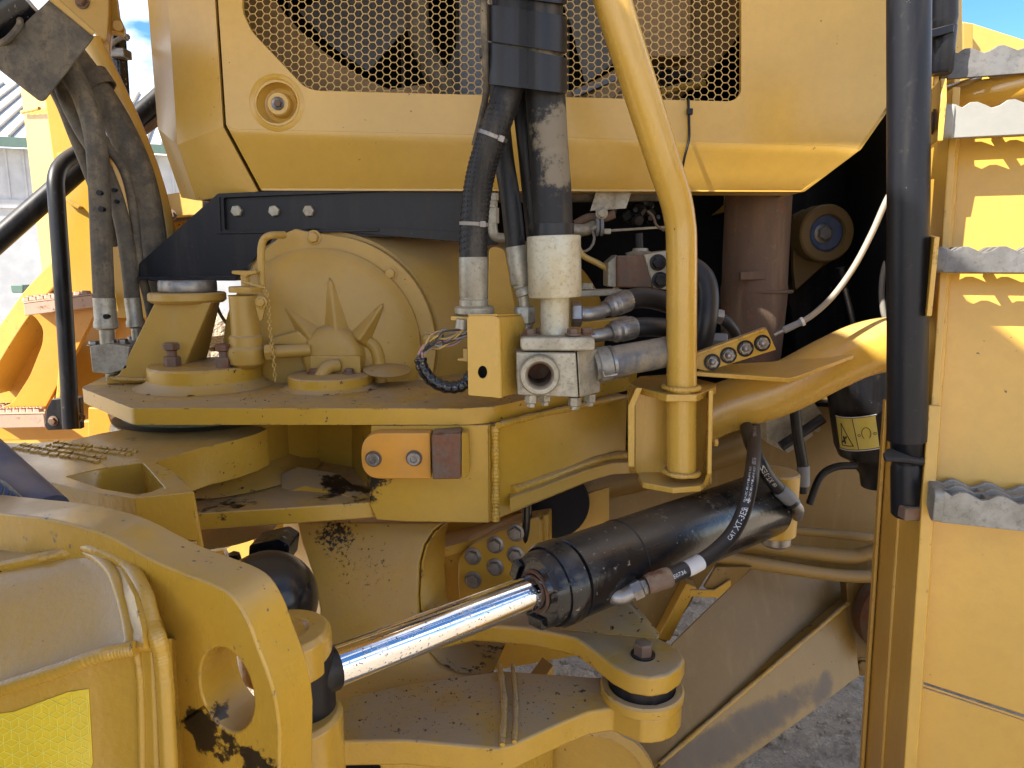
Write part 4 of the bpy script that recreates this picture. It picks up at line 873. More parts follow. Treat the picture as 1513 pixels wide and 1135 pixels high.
part('band', wrapband(-70, -52, -8, 6, 721, 838), M['cleanrub'], wr, 0, 50)
part('band', wrapband(6, 24, 60, 78, 720, 838), M['cleanrub'], wr, 0, 50)
part('band', wrapband(62, 86, 124, 138, 720, 838, -.002), M['cleanrub'], wr, 0, 50)
part('band', wrapband(-8, 8, 8, 24, 727, 832, .006), M['rubber'], wr, 0, 50)
part('band', wrapband(58, 76, 66, 90, 727, 832, .006), M['dusthose'], wr, 0, 50)
sb_ = thing('side_cable', 'thin dusty cable running down the left edge of the hose bundle', 'cable', P(717, 150, YC), None)
part('sheath', B().tube(smooth_path([P(714, -40, YC-.03), P(715, 30, YC-.03), P(717, 90, YC-.03), P(719, 130, YC-.01), P(712, 170, YC+.02), P(701, 215, YC+.04)], 8), .0055, 10), M['dusthose'], sb_)
part('clip', B().box(P(714, 79, YC-.03), (.006, 0, 0), (0, .005, 0), (0, 0, .007)), M['rubber'], sb_, .002)
# ================================================================== MANIFOLD
YMN = 1.17
mf = thing('manifold_block', 'dirty pale steel manifold block with round open port and flange bolts', 'manifold block', P(824, 590, YMN))
po = (797, 553)
part('block', B().poly(PS([(762, 520), (851, 521), (855, 588), (764, 584)], YMN), (0, .085, 0), [PS(circ2(*po, 21, 28), YMN)]), M['zinc'], mf, .003)
part('side_cheek', B().poly([P(852.5, 518, YMN+.002), P(886, 516, YMN+.045), P(887, 580, YMN+.045), P(856.5, 588, YMN+.002)], (0, .04, 0)), M['zinc'], mf, .003)
part('port_boss', B().ring(P(*po, YMN), (0, -1, 0), [(.0215, -.03), (.0335, -.002), (.0335, .012), (.031, .0155), (.0240, .0155), (.0215, .012)], 44), M['zinc'], mf)
part('port_bore', B().ring(P(*po, YMN), (0, -1, 0), [(.0195, .010), (.0222, .012), (.0222, -.075), (.0195, -.075)], 40), M['rustbolt'], mf)
part('port_floor', B().cyl(P(*po, YMN)+V((0, .068, 0)), P(*po, YMN)+V((0, .074, 0)), .0215, 32), M['rustbolt'], mf)
part('flange_plate', B().poly(PS(rnd([(768, 498), (879, 498), (880, 519), (769, 519)], 7), YMN-.004), (0, .075, 0)), M['zinc'], mf, .004)
for x, y, yy in ((782, 496, .02), (847, 495, .012), (867, 494, .035), (800, 494, .055)): bolt(mf, P(x, y, YMN+yy), (0, 0, 1), .0105, .011, M['rustbolt'])
for x, y, yy in ((785, 588, .012), (805, 586, .04), (849, 592, .018), (871, 587, .045)):
    n_ = part('nut', B().lathe(P(x, y-5, YMN+yy), (0, 0, -1), [(.0115, 0), (.0115, .013), (.0095, .015), (.0075, .015), (.0075, .021), (0, .0215)], 6, random.random()), M['zinc'], mf)
def steelelbow(label, pts, r, fa, fc, fr, hpts, hr, nut=None):
    t = thing('steel_elbow', label, 'hose fitting', pts[0], 'steel elbows right of the manifold')
    part('elbow', B().tube(smooth_path(pts, 8), r, 18), M['steel'], t)
    fe = part('ferrule', B().lathe(fa, V(fc)-V(fa), [(fr*.75, -.012), (fr*.8, -.004), (fr, 0), (fr, .006), (fr*.92, .009), (fr, .012), (fr*1.04, .04), (fr*.98, .043)], 28), M['steel'], t)
    b = B(); u, w, ax = basis(V(fc)-V(fa))
    for k in range(22):
        a = 2*math.pi*k/22; d = u*math.cos(a)+w*math.sin(a); b.box(V(fa)+ax*.026+d*fr*1.015, ax*.012, d*.0009, ax.cross(d)*.0011)
    part('crimp_line', b, M['steel'], fe)
    part('hose_body', B().tube(smooth_path(hpts, 8), hr, 20), M['cleanrub'], t)
    if nut: part('nut', B().lathe(nut, V(pts[1])-V(pts[0]), [(.021, -.006), (.023, -.003), (.023, .010), (.018, .013)], 6, .3), M['steel'], t)
steelelbow('upper bent steel elbow and ribbed ferrule right of the big pale ferrule', [P(846, 464, 1.26), P(866, 464, 1.26), P(884, 462, 1.27), P(900, 455, 1.29)], .0125, P(903, 453, 1.29), P(926, 444, 1.31), .0195, [P(920, 446, 1.305), P(945, 440, 1.32), P(975, 444, 1.33), P(1005, 455, 1.34)], .019, P(849, 464, 1.26))
steelelbow('lower bent steel elbow and dusty ferrule just above the manifold pipe', [P(872, 497, 1.25), P(888, 495, 1.25), P(905, 491, 1.26)], .0120, P(908, 490, 1.26), P(934, 484, 1.28), .0200, [P(930, 485, 1.275), P(958, 483, 1.29), P(1010, 486, 1.33)], .0175)
mp2 = thing('manifold_pipe', 'mud-stained grey pipe clamped to the side of the manifold block', 'pipe', P(930, 530, 1.25))
pth = smooth_path([P(876, 541, 1.22), P(915, 533, 1.23), P(960, 525, 1.25), P(1010, 515, 1.29)], 10)
part('pipe', B().tube(pth, .0275, 26), M['rubber2'] if 'rubber2' in M else M['steel'], mp2)
part('clamp', B().ring(pth[4], pth[5]-pth[3], [(.0278, -.012), (.030, -.010), (.030, .010), (.0278, .012)], 32), M['alu'], mp2)
part('clamp_screw', B().tube([P(890, 548, 1.185), P(892, 556, 1.186), P(902, 555, 1.188), P(912, 553, 1.19)], .003, 8), M['steel'], mp2)
part('clamp_slot', B().ring(pth[7], pth[8]-pth[6], [(.0278, -.003), (.0295, -.003), (.0295, .003), (.0278, .003)], 32), M['steel'], mp2)
bh = thing('bay_hose', 'fat blue-black hose curving down behind the guard tube', 'hose', P(1040, 480, 1.38))
part('hose_body', B().tube(smooth_path([P(1000, 396, 1.42), P(1022, 396, 1.42), P(1040, 412, 1.41), P(1046, 440, 1.40), P(1042, 480, 1.39), P(1030, 520, 1.40), P(1000, 545, 1.42)], 10), .0215, 20), M['cleanrub'], bh)
bf = thing('bay_fitting', 'dark hex fittings and short hose right of the fat blue-black hose', 'fitting', P(1070, 490, 1.42))
part('hex_nut', B().lathe(P(1052, 466, 1.42), (1, -.1, -.15), [(.014, 0), (.016, .002), (.016, .02), (.013, .022)], 6), M['steel'], bf)
part('hex_nut', B().lathe(P(1050, 502, 1.42), (1, -.2, 0), [(.013, 0), (.015, .002), (.015, .03), (.012, .032)], 6), M['fan'], bf)
part('short_hose', B().tube(smooth_path([P(1062, 468, 1.42), P(1075, 478, 1.42), P(1085, 492, 1.43), P(1092, 515, 1.45)]), .012, 14), M['cleanrub'], bf)
# wire loom and junction box
YJ = 1.165
jb = thing('junction_box', 'yellow folded sheet box with small round hole beside the manifold', 'junction box', P(732, 585, YJ))
part('front_cover', B().poly(PS(rnd([(690, 467), (735, 467), (738, 588), (692, 584)], [6, 6, 3, 2]), YJ), (0, .006, 0), [PS(circ2(713, 550, 7, 18, 9.5), YJ)]), M['tubeyel'], jb, .003)
part('hole_backing', B().poly(PS([(700, 535), (726, 535), (726, 566), (700, 566)], YJ+.03), (0, .002, 0)), M['dark'], jb)
part('side_cover', B().poly([P(735.5, 468, YJ+.001), P(772, 467, YJ+.075), P(777, 480, YJ+.08), P(777, 578, YJ+.08), P(738.5, 588, YJ+.001)], (-.003, .005, 0)), M['tubeyel'], jb, .002)
part('corner_fold', B().tube([P(733.5, 470, YJ+.0075), P(736.6, 587, YJ+.0075)], .0075, 16), M['tubeyel'], jb)
part('top_cover', B().poly([P(691, 467, YJ+.002), P(735, 467, YJ+.002), P(771, 466, YJ+.076), P(700, 466, YJ+.08)], (0, 0, .003)), M['tubeyel'], jb, .001)
part('rear_tab', B().poly(PS([(684, 515), (691, 515), (691, 535), (676, 533), (676, 530), (684, 529)], YJ+.04), (0, .01, 0)), M['tubeyel'], jb, .001)
wl = thing('wire_loom', 'looped bundle of thin coloured wires entering a black taped sleeve', 'wire loom', P(640, 560, YJ+.03))
base = [P(690, 489, YJ+.03), P(665, 497, YJ+.03), P(645, 505, YJ+.03), P(629, 515, YJ+.03), P(621, 528, YJ+.03), P(624, 538, YJ+.03)]
for k in range(14):
    off = [V((random.uniform(-.008, .008), random.uniform(-.012, .012), random.uniform(-.012, .012)))*(1.3 if i in (1, 2) else .75) for i in range(6)]
    part('wire', B().tube(smooth_path([p+o for p, o in zip(base, off)], 6), .0018, 7), M['wires'][k % 5], wl)
lp2 = smooth_path([P(621, 530, YJ+.03), P(625, 545, YJ+.03), P(637, 561, YJ+.03), P(655, 571, YJ+.03), P(675, 572, YJ+.03), P(688, 566, YJ+.03), P(697, 552, YJ+.035)], 8)
part('taped_sleeve', B().tube(lp2, [.0105+.0008*math.sin(i*1.3) for i in range(len(lp2))], 16), M['cylblack'], wl)
part('boot', B().cyl(P(684, 472, YJ+.03), P(682, 486, YJ+.03), .011, 16), M['zinc'], wl)
# ================================================================== STEERING CYLINDER
def seglin(pa, Ya, pb_, Yb): return P(*pa, Ya), P(*pb_, Yb)
S0 = P(486, 988, .815); S1 = P(1150, 738, 1.40); SD = (S1-S0).normalized()
def onS(px):            # point of the axis seen at that column
    lo, hi = 0, (S1-S0).length*1.2
    for _ in range(40):
        m_ = (lo+hi)/2; p = S0+SD*m_ - CAM
        x = 756.5 + FPX*p.x/(p.y*CP - p.z*SP)
        if x < px: lo = m_
        else: hi = m_
    return lo
sG = onS(800); sH = onS(772); sE = onS(1128); sR = onS(842)
st = thing('steering_cylinder', 'black hydraulic steering cylinder with chrome rod reaching forward to the left', 'hydraulic cylinder', S0+SD*sG)
part('rod', B().cyl(S0, S0+SD*(sG+.02), .0262, 48), M['chrome'], st)
part('rod_collar', B().lathe(S0, SD, [(.022, -.03), (.0285, -.026), (.0285, .006), (.0265, .009)], 40), M['black'], st)
RB = .0645
part('barrel', B().lathe(S0+SD*sR, SD, [(RB*.9, -.012), (RB, -.008), (RB, sE-sR), (RB*.9, sE-sR+.01)], 64), M['cylblack'], st)
part('end_ring', B().lathe(S0+SD*sR, SD, [(.045, -.05), (.062, -.048), (.0665, -.040), (.0665, -.016), (.062, -.011), (.060, -.010)], 64), M['cylblack'], st)
gl = part('gland', B().ring(S0+SD*sG, SD, [(.031, -.012), (.054, -.012), (.058, -.006), (.058, .045), (.031, .045)], 56), M['cylblack'], st)
b = B(); u_, w_, _a = basis(SD)
for k in range(3):
    a = 2*math.pi*k/3 + 2.5; d = u_*math.cos(a) + w_*math.sin(a); b.box(S0+SD*(sG-.010)+d*.048, SD*.009, d*.0085, SD.cross(d)*.016)
part('spanner_lug', b, M['cylblack'], gl, .002, kind='stuff')
part('wiper_seal', B().ring(S0+SD*sG, SD, [(.0275, -.014), (.033, -.016), (.034, -.008), (.0275, -.008)], 48), M['rustbolt'], gl)
part('barrel_seam', B().ring(S0+SD*(sR+.115), SD, [(RB-.001, -.002), (RB+.0012, -.001), (RB+.0012, .001), (RB-.001, .002)], 64), M['black'], st)
pt = P(890, 872, 1.055)
part('port_boss', B().lathe(pt + V((-.018, .045, .02)), (.30, -1, -.18), [(.034, -.02), (.032, .02), (.026, .034), (.022, .040), (0, .04)], 28), M['cylblack'], st, .002)
# rod eye
e0 = P(462, 1000, .80)
part('rod_eye', B().lathe(e0+V((-.012, 0, -.055)), (0, 0, 1), [(.034, 0), (.038, .004), (.038, .086), (.034, .090)], 40), M['black'], st)
part('rod_eye_neck', B().cyl(e0+V((-.01, 0, .01)), S0-SD*.012, .036, 32, .027), M['black'], st)
tb2 = part('tail_eye', B().lathe(P(1141, 789, 1.375), (0, 0, 1), [(.040, 0), (.0455, .004), (.0455, .128), (.042, .132), (0, .133)], 40), M['cast'], st)
part('tail_pin', B().lathe(P(1146, 789, 1.375), (0, 0, -1), [(.03, 0), (.03, .018), (.024, .024), (0, .024)], 28), M['steel'], st)
# steering hose with print
sh1 = thing('steering_hose', 'new black printed hose looping down to the rusty fitting on the cylinder', 'hose', P(985, 850, 1.05))
hp = smooth_path([P(1108, 580, 1.62), P(1112, 610, 1.51), P(1114, 638, 1.39), P(1114, 668, 1.27), P(1110, 705, 1.17), P(1101, 748, 1.15), P(1085, 784, 1.13), P(1062, 810, 1.11), P(1032, 832, 1.08), P(1005, 845, 1.06), P(978, 858, 1.05)], 14)
HR = .0125
part('hose_body', B().tube(hp, HR, 24), M['cleanrub'], sh1)
LN = [0]
for a, c in zip(hp[:-1], hp[1:]): LN.append(LN[-1]+(c-a).length)
def spx(px, py): return min(range(len(hp)), key=lambda i: (V((756.5+FPX*(hp[i]-CAM).x/((hp[i]-CAM).y*CP-(hp[i]-CAM).z*SP)-px, 567.5-FPX*((hp[i]-CAM).y*SP+(hp[i]-CAM).z*CP)/((hp[i]-CAM).y*CP-(hp[i]-CAM).z*SP)-py, 0))).length)
for txt, px, py, size, dphi in (('MSHA IC-101/33', 1114, 647, .0098, .12), ('1E0736', 1113, 690, .0092, .12), ('\u0394', 1097, 752, .010, .2), ('-8', 1103, 738, .0105, .2), ('XT-3ES', 1091, 768, .0135, .1), ('CAT', 1075, 792, .010, .1), ('1E0736', 997, 847, .0085, .25)):
    text_on_path(txt, size, hp, HR, LN[spx(px, py)], sh1, M['white'], True, dphi)
for dp in (.25, -.25): text_on_path('MSHA 2SC 10-19 FLAME RESIST', .0045, hp, HR, LN[spx(1107, 716)], sh1, M['white'], True, dp, 'small_print')
i0, i1 = spx(1034, 830), spx(1012, 842)
part('white_label', B().tube([hp[i] for i in range(i0, i1+1)], HR+.0006, 24, False), M['white'], sh1)
fa, fc_ = hp[-1], P(946, 868, 1.045)
part('ferrule', B().lathe(hp[-8], P(952, 865, 1.045)-hp[-8], [(.0135, 0), (.0155, .003), (.0165, .01), (.0155, .024), (.0165, .03), (.0145, .042)], 26), M['rustbolt'], sh1)
part('elbow_nut', B().lathe(P(952, 866, 1.045), P(928, 877, 1.04)-P(952, 866, 1.045), [(.011, -.004), (.0125, 0), (.0125, .004), (.0155, .007), (.0155, .022), (.012, .024)], 6, .3), M['steel'], sh1)
part('elbow', B().tube(smooth_path([P(934, 874, 1.04), P(920, 881, 1.036), P(908, 881, 1.036), P(899, 876, 1.05), P(890, 870, 1.07)], 6), .0125, 18), M['steel'], sh1)
part('port_nut', B().lathe(P(897, 876, 1.042), (.5, -1, -.25), [(.017, -.012), (.018, -.008), (.018, .002), (.015, .004)], 6), M['rustbolt'], sh1)
sh2 = thing('steering_hose', 'second printed hose angling down right to a grey crimped fitting', 'hose', P(1175, 748, 1.33))
hp2 = smooth_path([P(1098, 600, 1.52), P(1106, 645, 1.36), P(1121, 680, 1.285), P(1138, 708, 1.295), P(1156, 728, 1.305), P(1172, 745, 1.31)], 14)
part('hose_body', B().tube(hp2, .0125, 22), M['cleanrub'], sh2)
L2 = [0]
for a, c in zip(hp2[:-1], hp2[1:]): L2.append(L2[-1]+(c-a).length)
text_on_path('XT-3ES', .013, hp2, .0125, L2[36], sh2, M['white'], True, 0)
text_on_path('08', .009, hp2, .0125, L2[44], sh2, M['white'], True, 0)
part('ferrule', B().lathe(P(1151, 723, 1.302), P(1174, 744, 1.312)-P(1151, 723, 1.302), [(.013, 0), (.0145, .003), (.0145, .036), (.012, .04), (.012, .05), (.009, .052)], 22), M['fan'], sh2)
part('elbow', B().tube(smooth_path([P(1170, 741, 1.31), P(1180, 752, 1.32), P(1178, 764, 1.34)]), .010, 14), M['steel'], sh2)
# ================================================================== REAR FRAME BELOW
cf = thing('center_casting', 'grease-spattered yellow centre casting between the upper and lower hitch plates', 'frame casting', P(550, 1050, 1.12))
def SL(px, py): k = (py-770)/(1060-770); return P(px, py, 1.275 - .19*k + .0002*abs(px-560))
cw = [(438, 772), (655, 773), (640, 785), (626, 806), (619, 832), (617, 880), (620, 930), (630, 963), (648, 984), (672, 996), (722, 1002), (640, 1024), (540, 1052), (470, 1068), (472, 900), (462, 850), (446, 805)]
part('curved_wall', B().poly([SL(x, y) for x, y in cw], (.01, .05, 0)), M['center'], cf, .004)
part('left_return', B().sheet([[SL(446, 772)+V((0, .01, 0)), SL(452, 805)+V((0, .01, 0)), SL(468, 850)+V((0, .01, 0)), SL(474, 900)+V((0, .01, 0)), SL(472, 1068)+V((0, .01, 0))], [P(418, 772, 1.45), P(424, 805, 1.45), P(440, 850, 1.45), P(450, 900, 1.45), P(450, 1068, 1.4)]], (0, .01, 0)), M['cast'], cf)
rim_ = [(657, 774), (642, 786), (628, 806), (621, 832), (619, 880), (622, 930), (632, 963), (650, 983), (674, 995), (722, 1001)]
part('opening_wall', B().sheet([[SL(x, y)+V((.002, .004, 0)) for x, y in rim_], [SL(x, y)+V((.030, .13, 0)) for x, y in rim_]], (.004, .004, 0)), M['cast'], cf)
part('weld_bead', weld([SL(512, 1060)+V((0, -.004, 0)), SL(580, 1042)+V((0, -.004, 0)), SL(650, 1022)+V((0, -.004, 0)), SL(716, 1004)+V((0, -.004, 0))], .010, 80, 10), M['center'], cf)
part('back_plate', B().poly(PS([(600, 765), (780, 755), (900, 720), (900, 960), (620, 1010)], 1.52), (0, .02, 0)), M['cast'], cf)
part('ledge', B().sheet([[P(625, 818, 1.36), P(690, 800, 1.40), P(770, 772, 1.46)], [P(640, 790, 1.52), P(690, 780, 1.52), P(770, 758, 1.52)]], (0, 0, -.02)), M['lugp'], cf)
bp = thing('bolted_cover', 'yellow cover plate held by six grey bolts behind the chrome rod', 'cover plate', P(715, 850, 1.40))
nB = V((-.25, -1, .05)).normalized(); B0 = P(715, 840, 1.37)
def BP(px, py, off=0): return PL(px, py, B0 + nB*off, nB)
part('plate', B().poly([BP(*q) for q in rnd([(676, 822), (700, 802), (766, 772), (800, 760), (800, 880), (740, 930), (690, 930), (676, 880)], 14)], (.01, .04, 0)), M['cast'], bp, .006)
part('base_plate', B().poly([BP(x, y, -.02) for x, y in [(654, 818), (690, 800), (768, 766), (810, 760), (810, 900), (660, 930), (656, 880)]], (.01, .04, 0)), M['cast'], bp, .004)
for x, y in ((699, 822), (732, 805), (762, 787), (699, 857), (732, 838), (762, 820)): bolt(bp, BP(x, y), nB, .0135, .012, M['steel'])
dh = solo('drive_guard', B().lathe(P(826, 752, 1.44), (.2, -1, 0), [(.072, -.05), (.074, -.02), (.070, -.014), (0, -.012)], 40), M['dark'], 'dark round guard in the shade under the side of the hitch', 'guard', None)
solo('vertical_hose', B().tube(smooth_path([P(779, 745, 1.36), P(778, 790, 1.36), P(776, 830, 1.37)]), .010, 14), M['cylblack'], 'short vertical black hose next to the cover bolts', 'hose')
M['beam'] = paint('shaded_beam_paint', (.17, .098, .020), dust=.06, chip=.715, rough=.42, flat=.12)  # frame yellow darkened to carry the overhang shade in its colour
M['linep'] = paint('shaded_line_paint', (.25, .148, .03), dust=.3, chip=.71, rough=.45, flat=.2, dustcol=(.22, .17, .10))  # line yellow darkened for the overhang shade, with a dust film
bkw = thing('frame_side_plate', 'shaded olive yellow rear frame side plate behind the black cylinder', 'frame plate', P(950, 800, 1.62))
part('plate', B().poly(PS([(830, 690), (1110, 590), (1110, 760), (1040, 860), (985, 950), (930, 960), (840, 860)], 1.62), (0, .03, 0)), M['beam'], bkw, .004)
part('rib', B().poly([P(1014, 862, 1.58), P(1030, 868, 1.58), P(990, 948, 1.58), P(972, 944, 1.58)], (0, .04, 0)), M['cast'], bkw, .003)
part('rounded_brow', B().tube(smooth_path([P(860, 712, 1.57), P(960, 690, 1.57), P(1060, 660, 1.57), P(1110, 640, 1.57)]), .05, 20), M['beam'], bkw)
# lugs
ZU, ZL = .978, .908
lg = thing('steering_lug', 'pair of thick yellow steering lugs with a pin, below the cylinder', 'steering lug', Z(955, 1030, ZL))
pin = Z(950, 968, ZU)
fe_ = [(640, 936), (700, 922), (780, 928), (830, 938), (850, 943), (870, 956), (906, 984), (932, 997), (962, 1002), (988, 997), (1006, 985), (1012, 972)]
be_ = [(1004, 959), (985, 948), (960, 935), (905, 905), (860, 890), (700, 880), (640, 890)]
part('upper_lug', B().poly(ZS(fe_+be_, ZU), (0, 0, -.034)), M['lugp'], lg, .006)
part('gusset', B().poly([Z(824, 932, ZU), Z(905, 905, ZU)+V((0, 0, .028)), Z(926, 912, ZU)+V((0, 0, .03)), Z(975, 946, ZU)], (.006, .022, 0)), M['lugp'], lg, .004)
part('washer', B().ring(pin, (0, 0, 1), [(.012, 0), (.0195, 0), (.0195, .003), (.012, .003)], 32), M['black'], lg)
bolt(lg, pin+V((0, 0, .002)), (0, 0, 1), .0155, .020, M['rustbolt'], False, 'pin_bolt')
part('bushing', B().cyl(pin+V((0, 0, -.034)), pin+V((0, 0, -.072)), .052, 48), M['black'], lg)
part('bushing_ring', B().ring(pin+V((0, 0, -.063)), (0, 0, 1), [(.05, 0), (.056, 0), (.056, .006), (.05, .006)], 48), M['steel'], lg)
c_l = V((pin.x, pin.y, ZL))
ll = [(395, 1120), (470, 1096), (600, 1094), (735, 1106), (760, 1100), (790, 1086), (835, 1066), (870, 1052), (905, 1046)]
pts = ZS(ll, ZL)
aR = [c_l + V((.064*math.cos(math.radians(a)), .064*math.sin(math.radians(a)), 0)) for a in range(-100, 95, 15)]
bkl = ZS([(880, 1000), (740, 990), (600, 1010), (470, 1040), (420, 1060)], ZL)
part('lower_lug', B().poly(pts + aR + bkl, (0, 0, -.042)), M['lugp'], lg, .005)
part('lug_boss', B().ring(c_l, (0, 0, 1), [(.054, .0), (.066, .0), (.067, .014), (.064, .018), (.054, .018)], 56), M['lugp'], lg)
part('lower_washer', B().lathe(c_l+V((0, 0, -.042)), (0, 0, -1), [(.05, 0), (.05, .006), (.044, .012), (0, .013)], 44), M['alu'], lg)
part('weld_bead', weld([Z(738, 985, ZL)+V((0, 0, .004)), Z(745, 1040, ZL)+V((0, 0, .004)), Z(742, 1103, ZL)+V((0, 0, .001))], .005, 50, 10), M['lugp'], lg)
part('weld_bead', weld([Z(757, 985, ZL)+V((0, 0, .003)), Z(762, 1040, ZL)+V((0, 0, .003)), Z(760, 1098, ZL)+V((0, 0, .001))], .004, 50, 10), M['lugp'], lg)
fw = Z(735, 1106, ZL-.043)
lf = thing('frame_box', 'yellow lower frame box with dark slot at the bottom centre of the picture', 'frame box', V((fw.x, fw.y, .7)))
fy = fw.y+.010
part('front_wall', B().poly([V((Z(380, 1100, ZL).x, fy, ZL-.044)), V((fw.x, fy, ZL-.044)), V((fw.x, fy, .45)), V((Z(380, 1100, ZL).x, fy, .45))], (0, .03, 0), [PS([(470, 1121), (548, 1122), (562, 1134), (562, 1250), (466, 1250)], fy)]), M['center'], lf, .004)
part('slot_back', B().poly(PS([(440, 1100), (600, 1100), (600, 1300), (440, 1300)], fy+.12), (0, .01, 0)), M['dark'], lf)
part('side_wall', B().poly([V((fw.x, fy, ZL-.044)), V((fw.x+.10, fy+.22, ZL-.044)), V((fw.x+.10, fy+.22, .45)), V((fw.x, fy, .45))], (-.02, .03, 0)), M['center'], lf, .003)
part('weld_bead', weld([V((fw.x+.006, fy-.004, ZL-.046)), V((fw.x+.006, fy-.004, .75)), V((fw.x+.006, fy-.004, .5))], .010, 60, 10), M['center'], lf)
part('round_plate', B().lathe(P(880, 1150, 1.25), (-.15, -1, .1), [(.11, 0), (.118, .004), (.118, .02), (.10, .024), (.10, .014), (0, .014)], 56), M['cast'], lf)
# beam
bm_ = thing('frame_beam', 'long shaded yellow frame beam sloping down to the left with rust stain', 'frame beam', P(1150, 1000, 1.7))
M['beamside'] = paint('shaded_beam_side_paint', (.26, .152, .028), dust=.08, chip=.70, rough=.36, flat=.12, edge=.5, chipcol=(.03, .02, .015), patches=[(P(1000+17*k, 1140-11*k, 1.35+.0208*k), .085, (.07, .042, .022), 14, .35) for k in range(13)])  # base yellow darkened for shade; the patches are the rust stain
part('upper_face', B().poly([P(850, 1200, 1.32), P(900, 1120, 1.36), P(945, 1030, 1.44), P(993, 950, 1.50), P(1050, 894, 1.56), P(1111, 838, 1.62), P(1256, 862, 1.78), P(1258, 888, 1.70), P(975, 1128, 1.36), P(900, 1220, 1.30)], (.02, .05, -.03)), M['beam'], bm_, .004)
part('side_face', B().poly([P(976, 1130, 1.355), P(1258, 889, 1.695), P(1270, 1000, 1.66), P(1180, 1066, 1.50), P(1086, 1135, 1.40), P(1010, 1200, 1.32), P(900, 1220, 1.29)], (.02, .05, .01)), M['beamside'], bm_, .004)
part('edge_weld', weld([P(975, 1129, 1.352), P(1120, 1004, 1.52), P(1258, 887, 1.69)], .005, 60), M['lugp'], bm_)
part('end_flange', B().poly(PS(rnd([(1250, 862), (1262, 858), (1330, 856), (1330, 985), (1292, 997), (1270, 1000), (1260, 990)], 5), 1.68), (0, .04, 0)), M['beam'], bm_, .004)
bolt(bm_, P(1273, 981, 1.68), (0, -1, 0), .0135, .010, M['beam'], True)
part('axle_end', B().lathe(P(1330, 905, 1.66), (0, -1, 0), [(.115, -.01), (.115, .03), (.10, .05), (0, .06)], 48), M['rustbolt'], bm_)
# hydraulic lines
for i, (label, pts, r) in enumerate((('lowest of the three yellow steel lines behind the cylinder, fat and dusty', [P(1040, 818, 1.52), P(1117, 832, 1.53), P(1238, 850, 1.55), P(1340, 852, 1.56)], .0145), ('middle yellow steel line, bending up at its right end', [P(1060, 800, 1.58), P(1104, 806, 1.58), P(1238, 822, 1.58), P(1280, 818, 1.58), P(1320, 800, 1.58)], .0165), ('topmost thin yellow steel line running behind the tail eye', [P(1150, 782, 1.66), P(1240, 790, 1.66), P(1340, 802, 1.66)], .011))):
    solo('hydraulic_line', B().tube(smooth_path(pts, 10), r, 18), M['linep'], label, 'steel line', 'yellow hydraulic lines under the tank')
cl_ = thing('line_clip', 'small yellow line clip with pale torn edge below the hydraulic lines', 'clip', P(1070, 860, 1.5))
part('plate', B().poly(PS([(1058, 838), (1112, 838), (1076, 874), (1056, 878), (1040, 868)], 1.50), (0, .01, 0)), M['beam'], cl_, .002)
part('lip', B().poly(PS([(1020, 872), (1056, 872), (1080, 856), (1080, 866), (1062, 884), (1018, 882)], 1.49), (0, .006, 0)), M['cast'], cl_, .002)
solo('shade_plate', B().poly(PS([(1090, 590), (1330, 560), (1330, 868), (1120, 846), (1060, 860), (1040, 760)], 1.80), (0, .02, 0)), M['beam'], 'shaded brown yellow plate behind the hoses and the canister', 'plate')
ac = thing('accumulator', 'black canister with yellow warning label half hidden by the ladder side', 'canister', P(1290, 720, 1.62))
a0, a1 = P(1284, 545, 1.62), P(1304, 700, 1.62); ad = (a1-a0).normalized()
part('body', B().lathe(a0-ad*.08, ad, [(.094, 0), (.096, .02), (.096, .25), (.09, .275), (.07, .29), (.05, .33), (.05, .36)], 48), M['black'], ac)
def dec(x, z, r=.0963):   # label coordinates: angle across, metres down
    u, w, ax = basis(ad); f = (CAM-a0); f = (f-ad*f.dot(ad)).normalized(); s = f.cross(ad)*-1
    s = V((1, 0, 0)) - ad*ad.x; s.normalize()
    return a0 + ad*z + (f*math.cos(x) + s*math.sin(x))*r
part('warning_label', B().sheet([[dec(-1.15+.1*i, z) for i in range(24)] for z in (.085, .158)], None), M['decal'], ac)
b = B()
for z in (.0825, .1605): b.tube([dec(-1.15+.1*i, z, .0967) for i in range(24)], .0012, 6)
part('label_border', b, M['white'], ac)
b = B()
def ln(p, q, w=.0008): b.tube([dec(p[0]+(q[0]-p[0])*t/6, p[1]+(q[1]-p[1])*t/6, .0969) for t in range(7)], w, 6)
for x in (-.55, .05): ln((x, .086), (x+.06, .157))
ln((-1.0, .150), (-.62, .150)); ln((-1.0, .150), (-.93, .097)); ln((-.93, .097), (-.62, .150))
ln((-.95, .142), (-.80, .128), .0018); ln((-.90, .128), (-.86, .145), .0018)
for k in range(9):
    a = math.pi*(-.8+1.6*k/9); c = math.pi*(-.8+1.6*(k+1)/9); ln((-.25+.11*math.sin(a), .122-.014*math.cos(a)), (-.25+.11*math.sin(c), .122-.014*math.cos(c)), .0006)
for x0 in (-.43, -.05):
    for k in range(6):
        a, c = math.pi*k/3, math.pi*(k+1)/3; ln((x0+.035*math.cos(a), .125+.003*math.sin(a)), (x0+.035*math.cos(c), .125+.003*math.sin(c)), .0005)
ln((.18, .118), (.40, .112), .0014); ln((.15, .126), (.42, .122), .0006)
part('label_symbols', b, M['black'], ac)
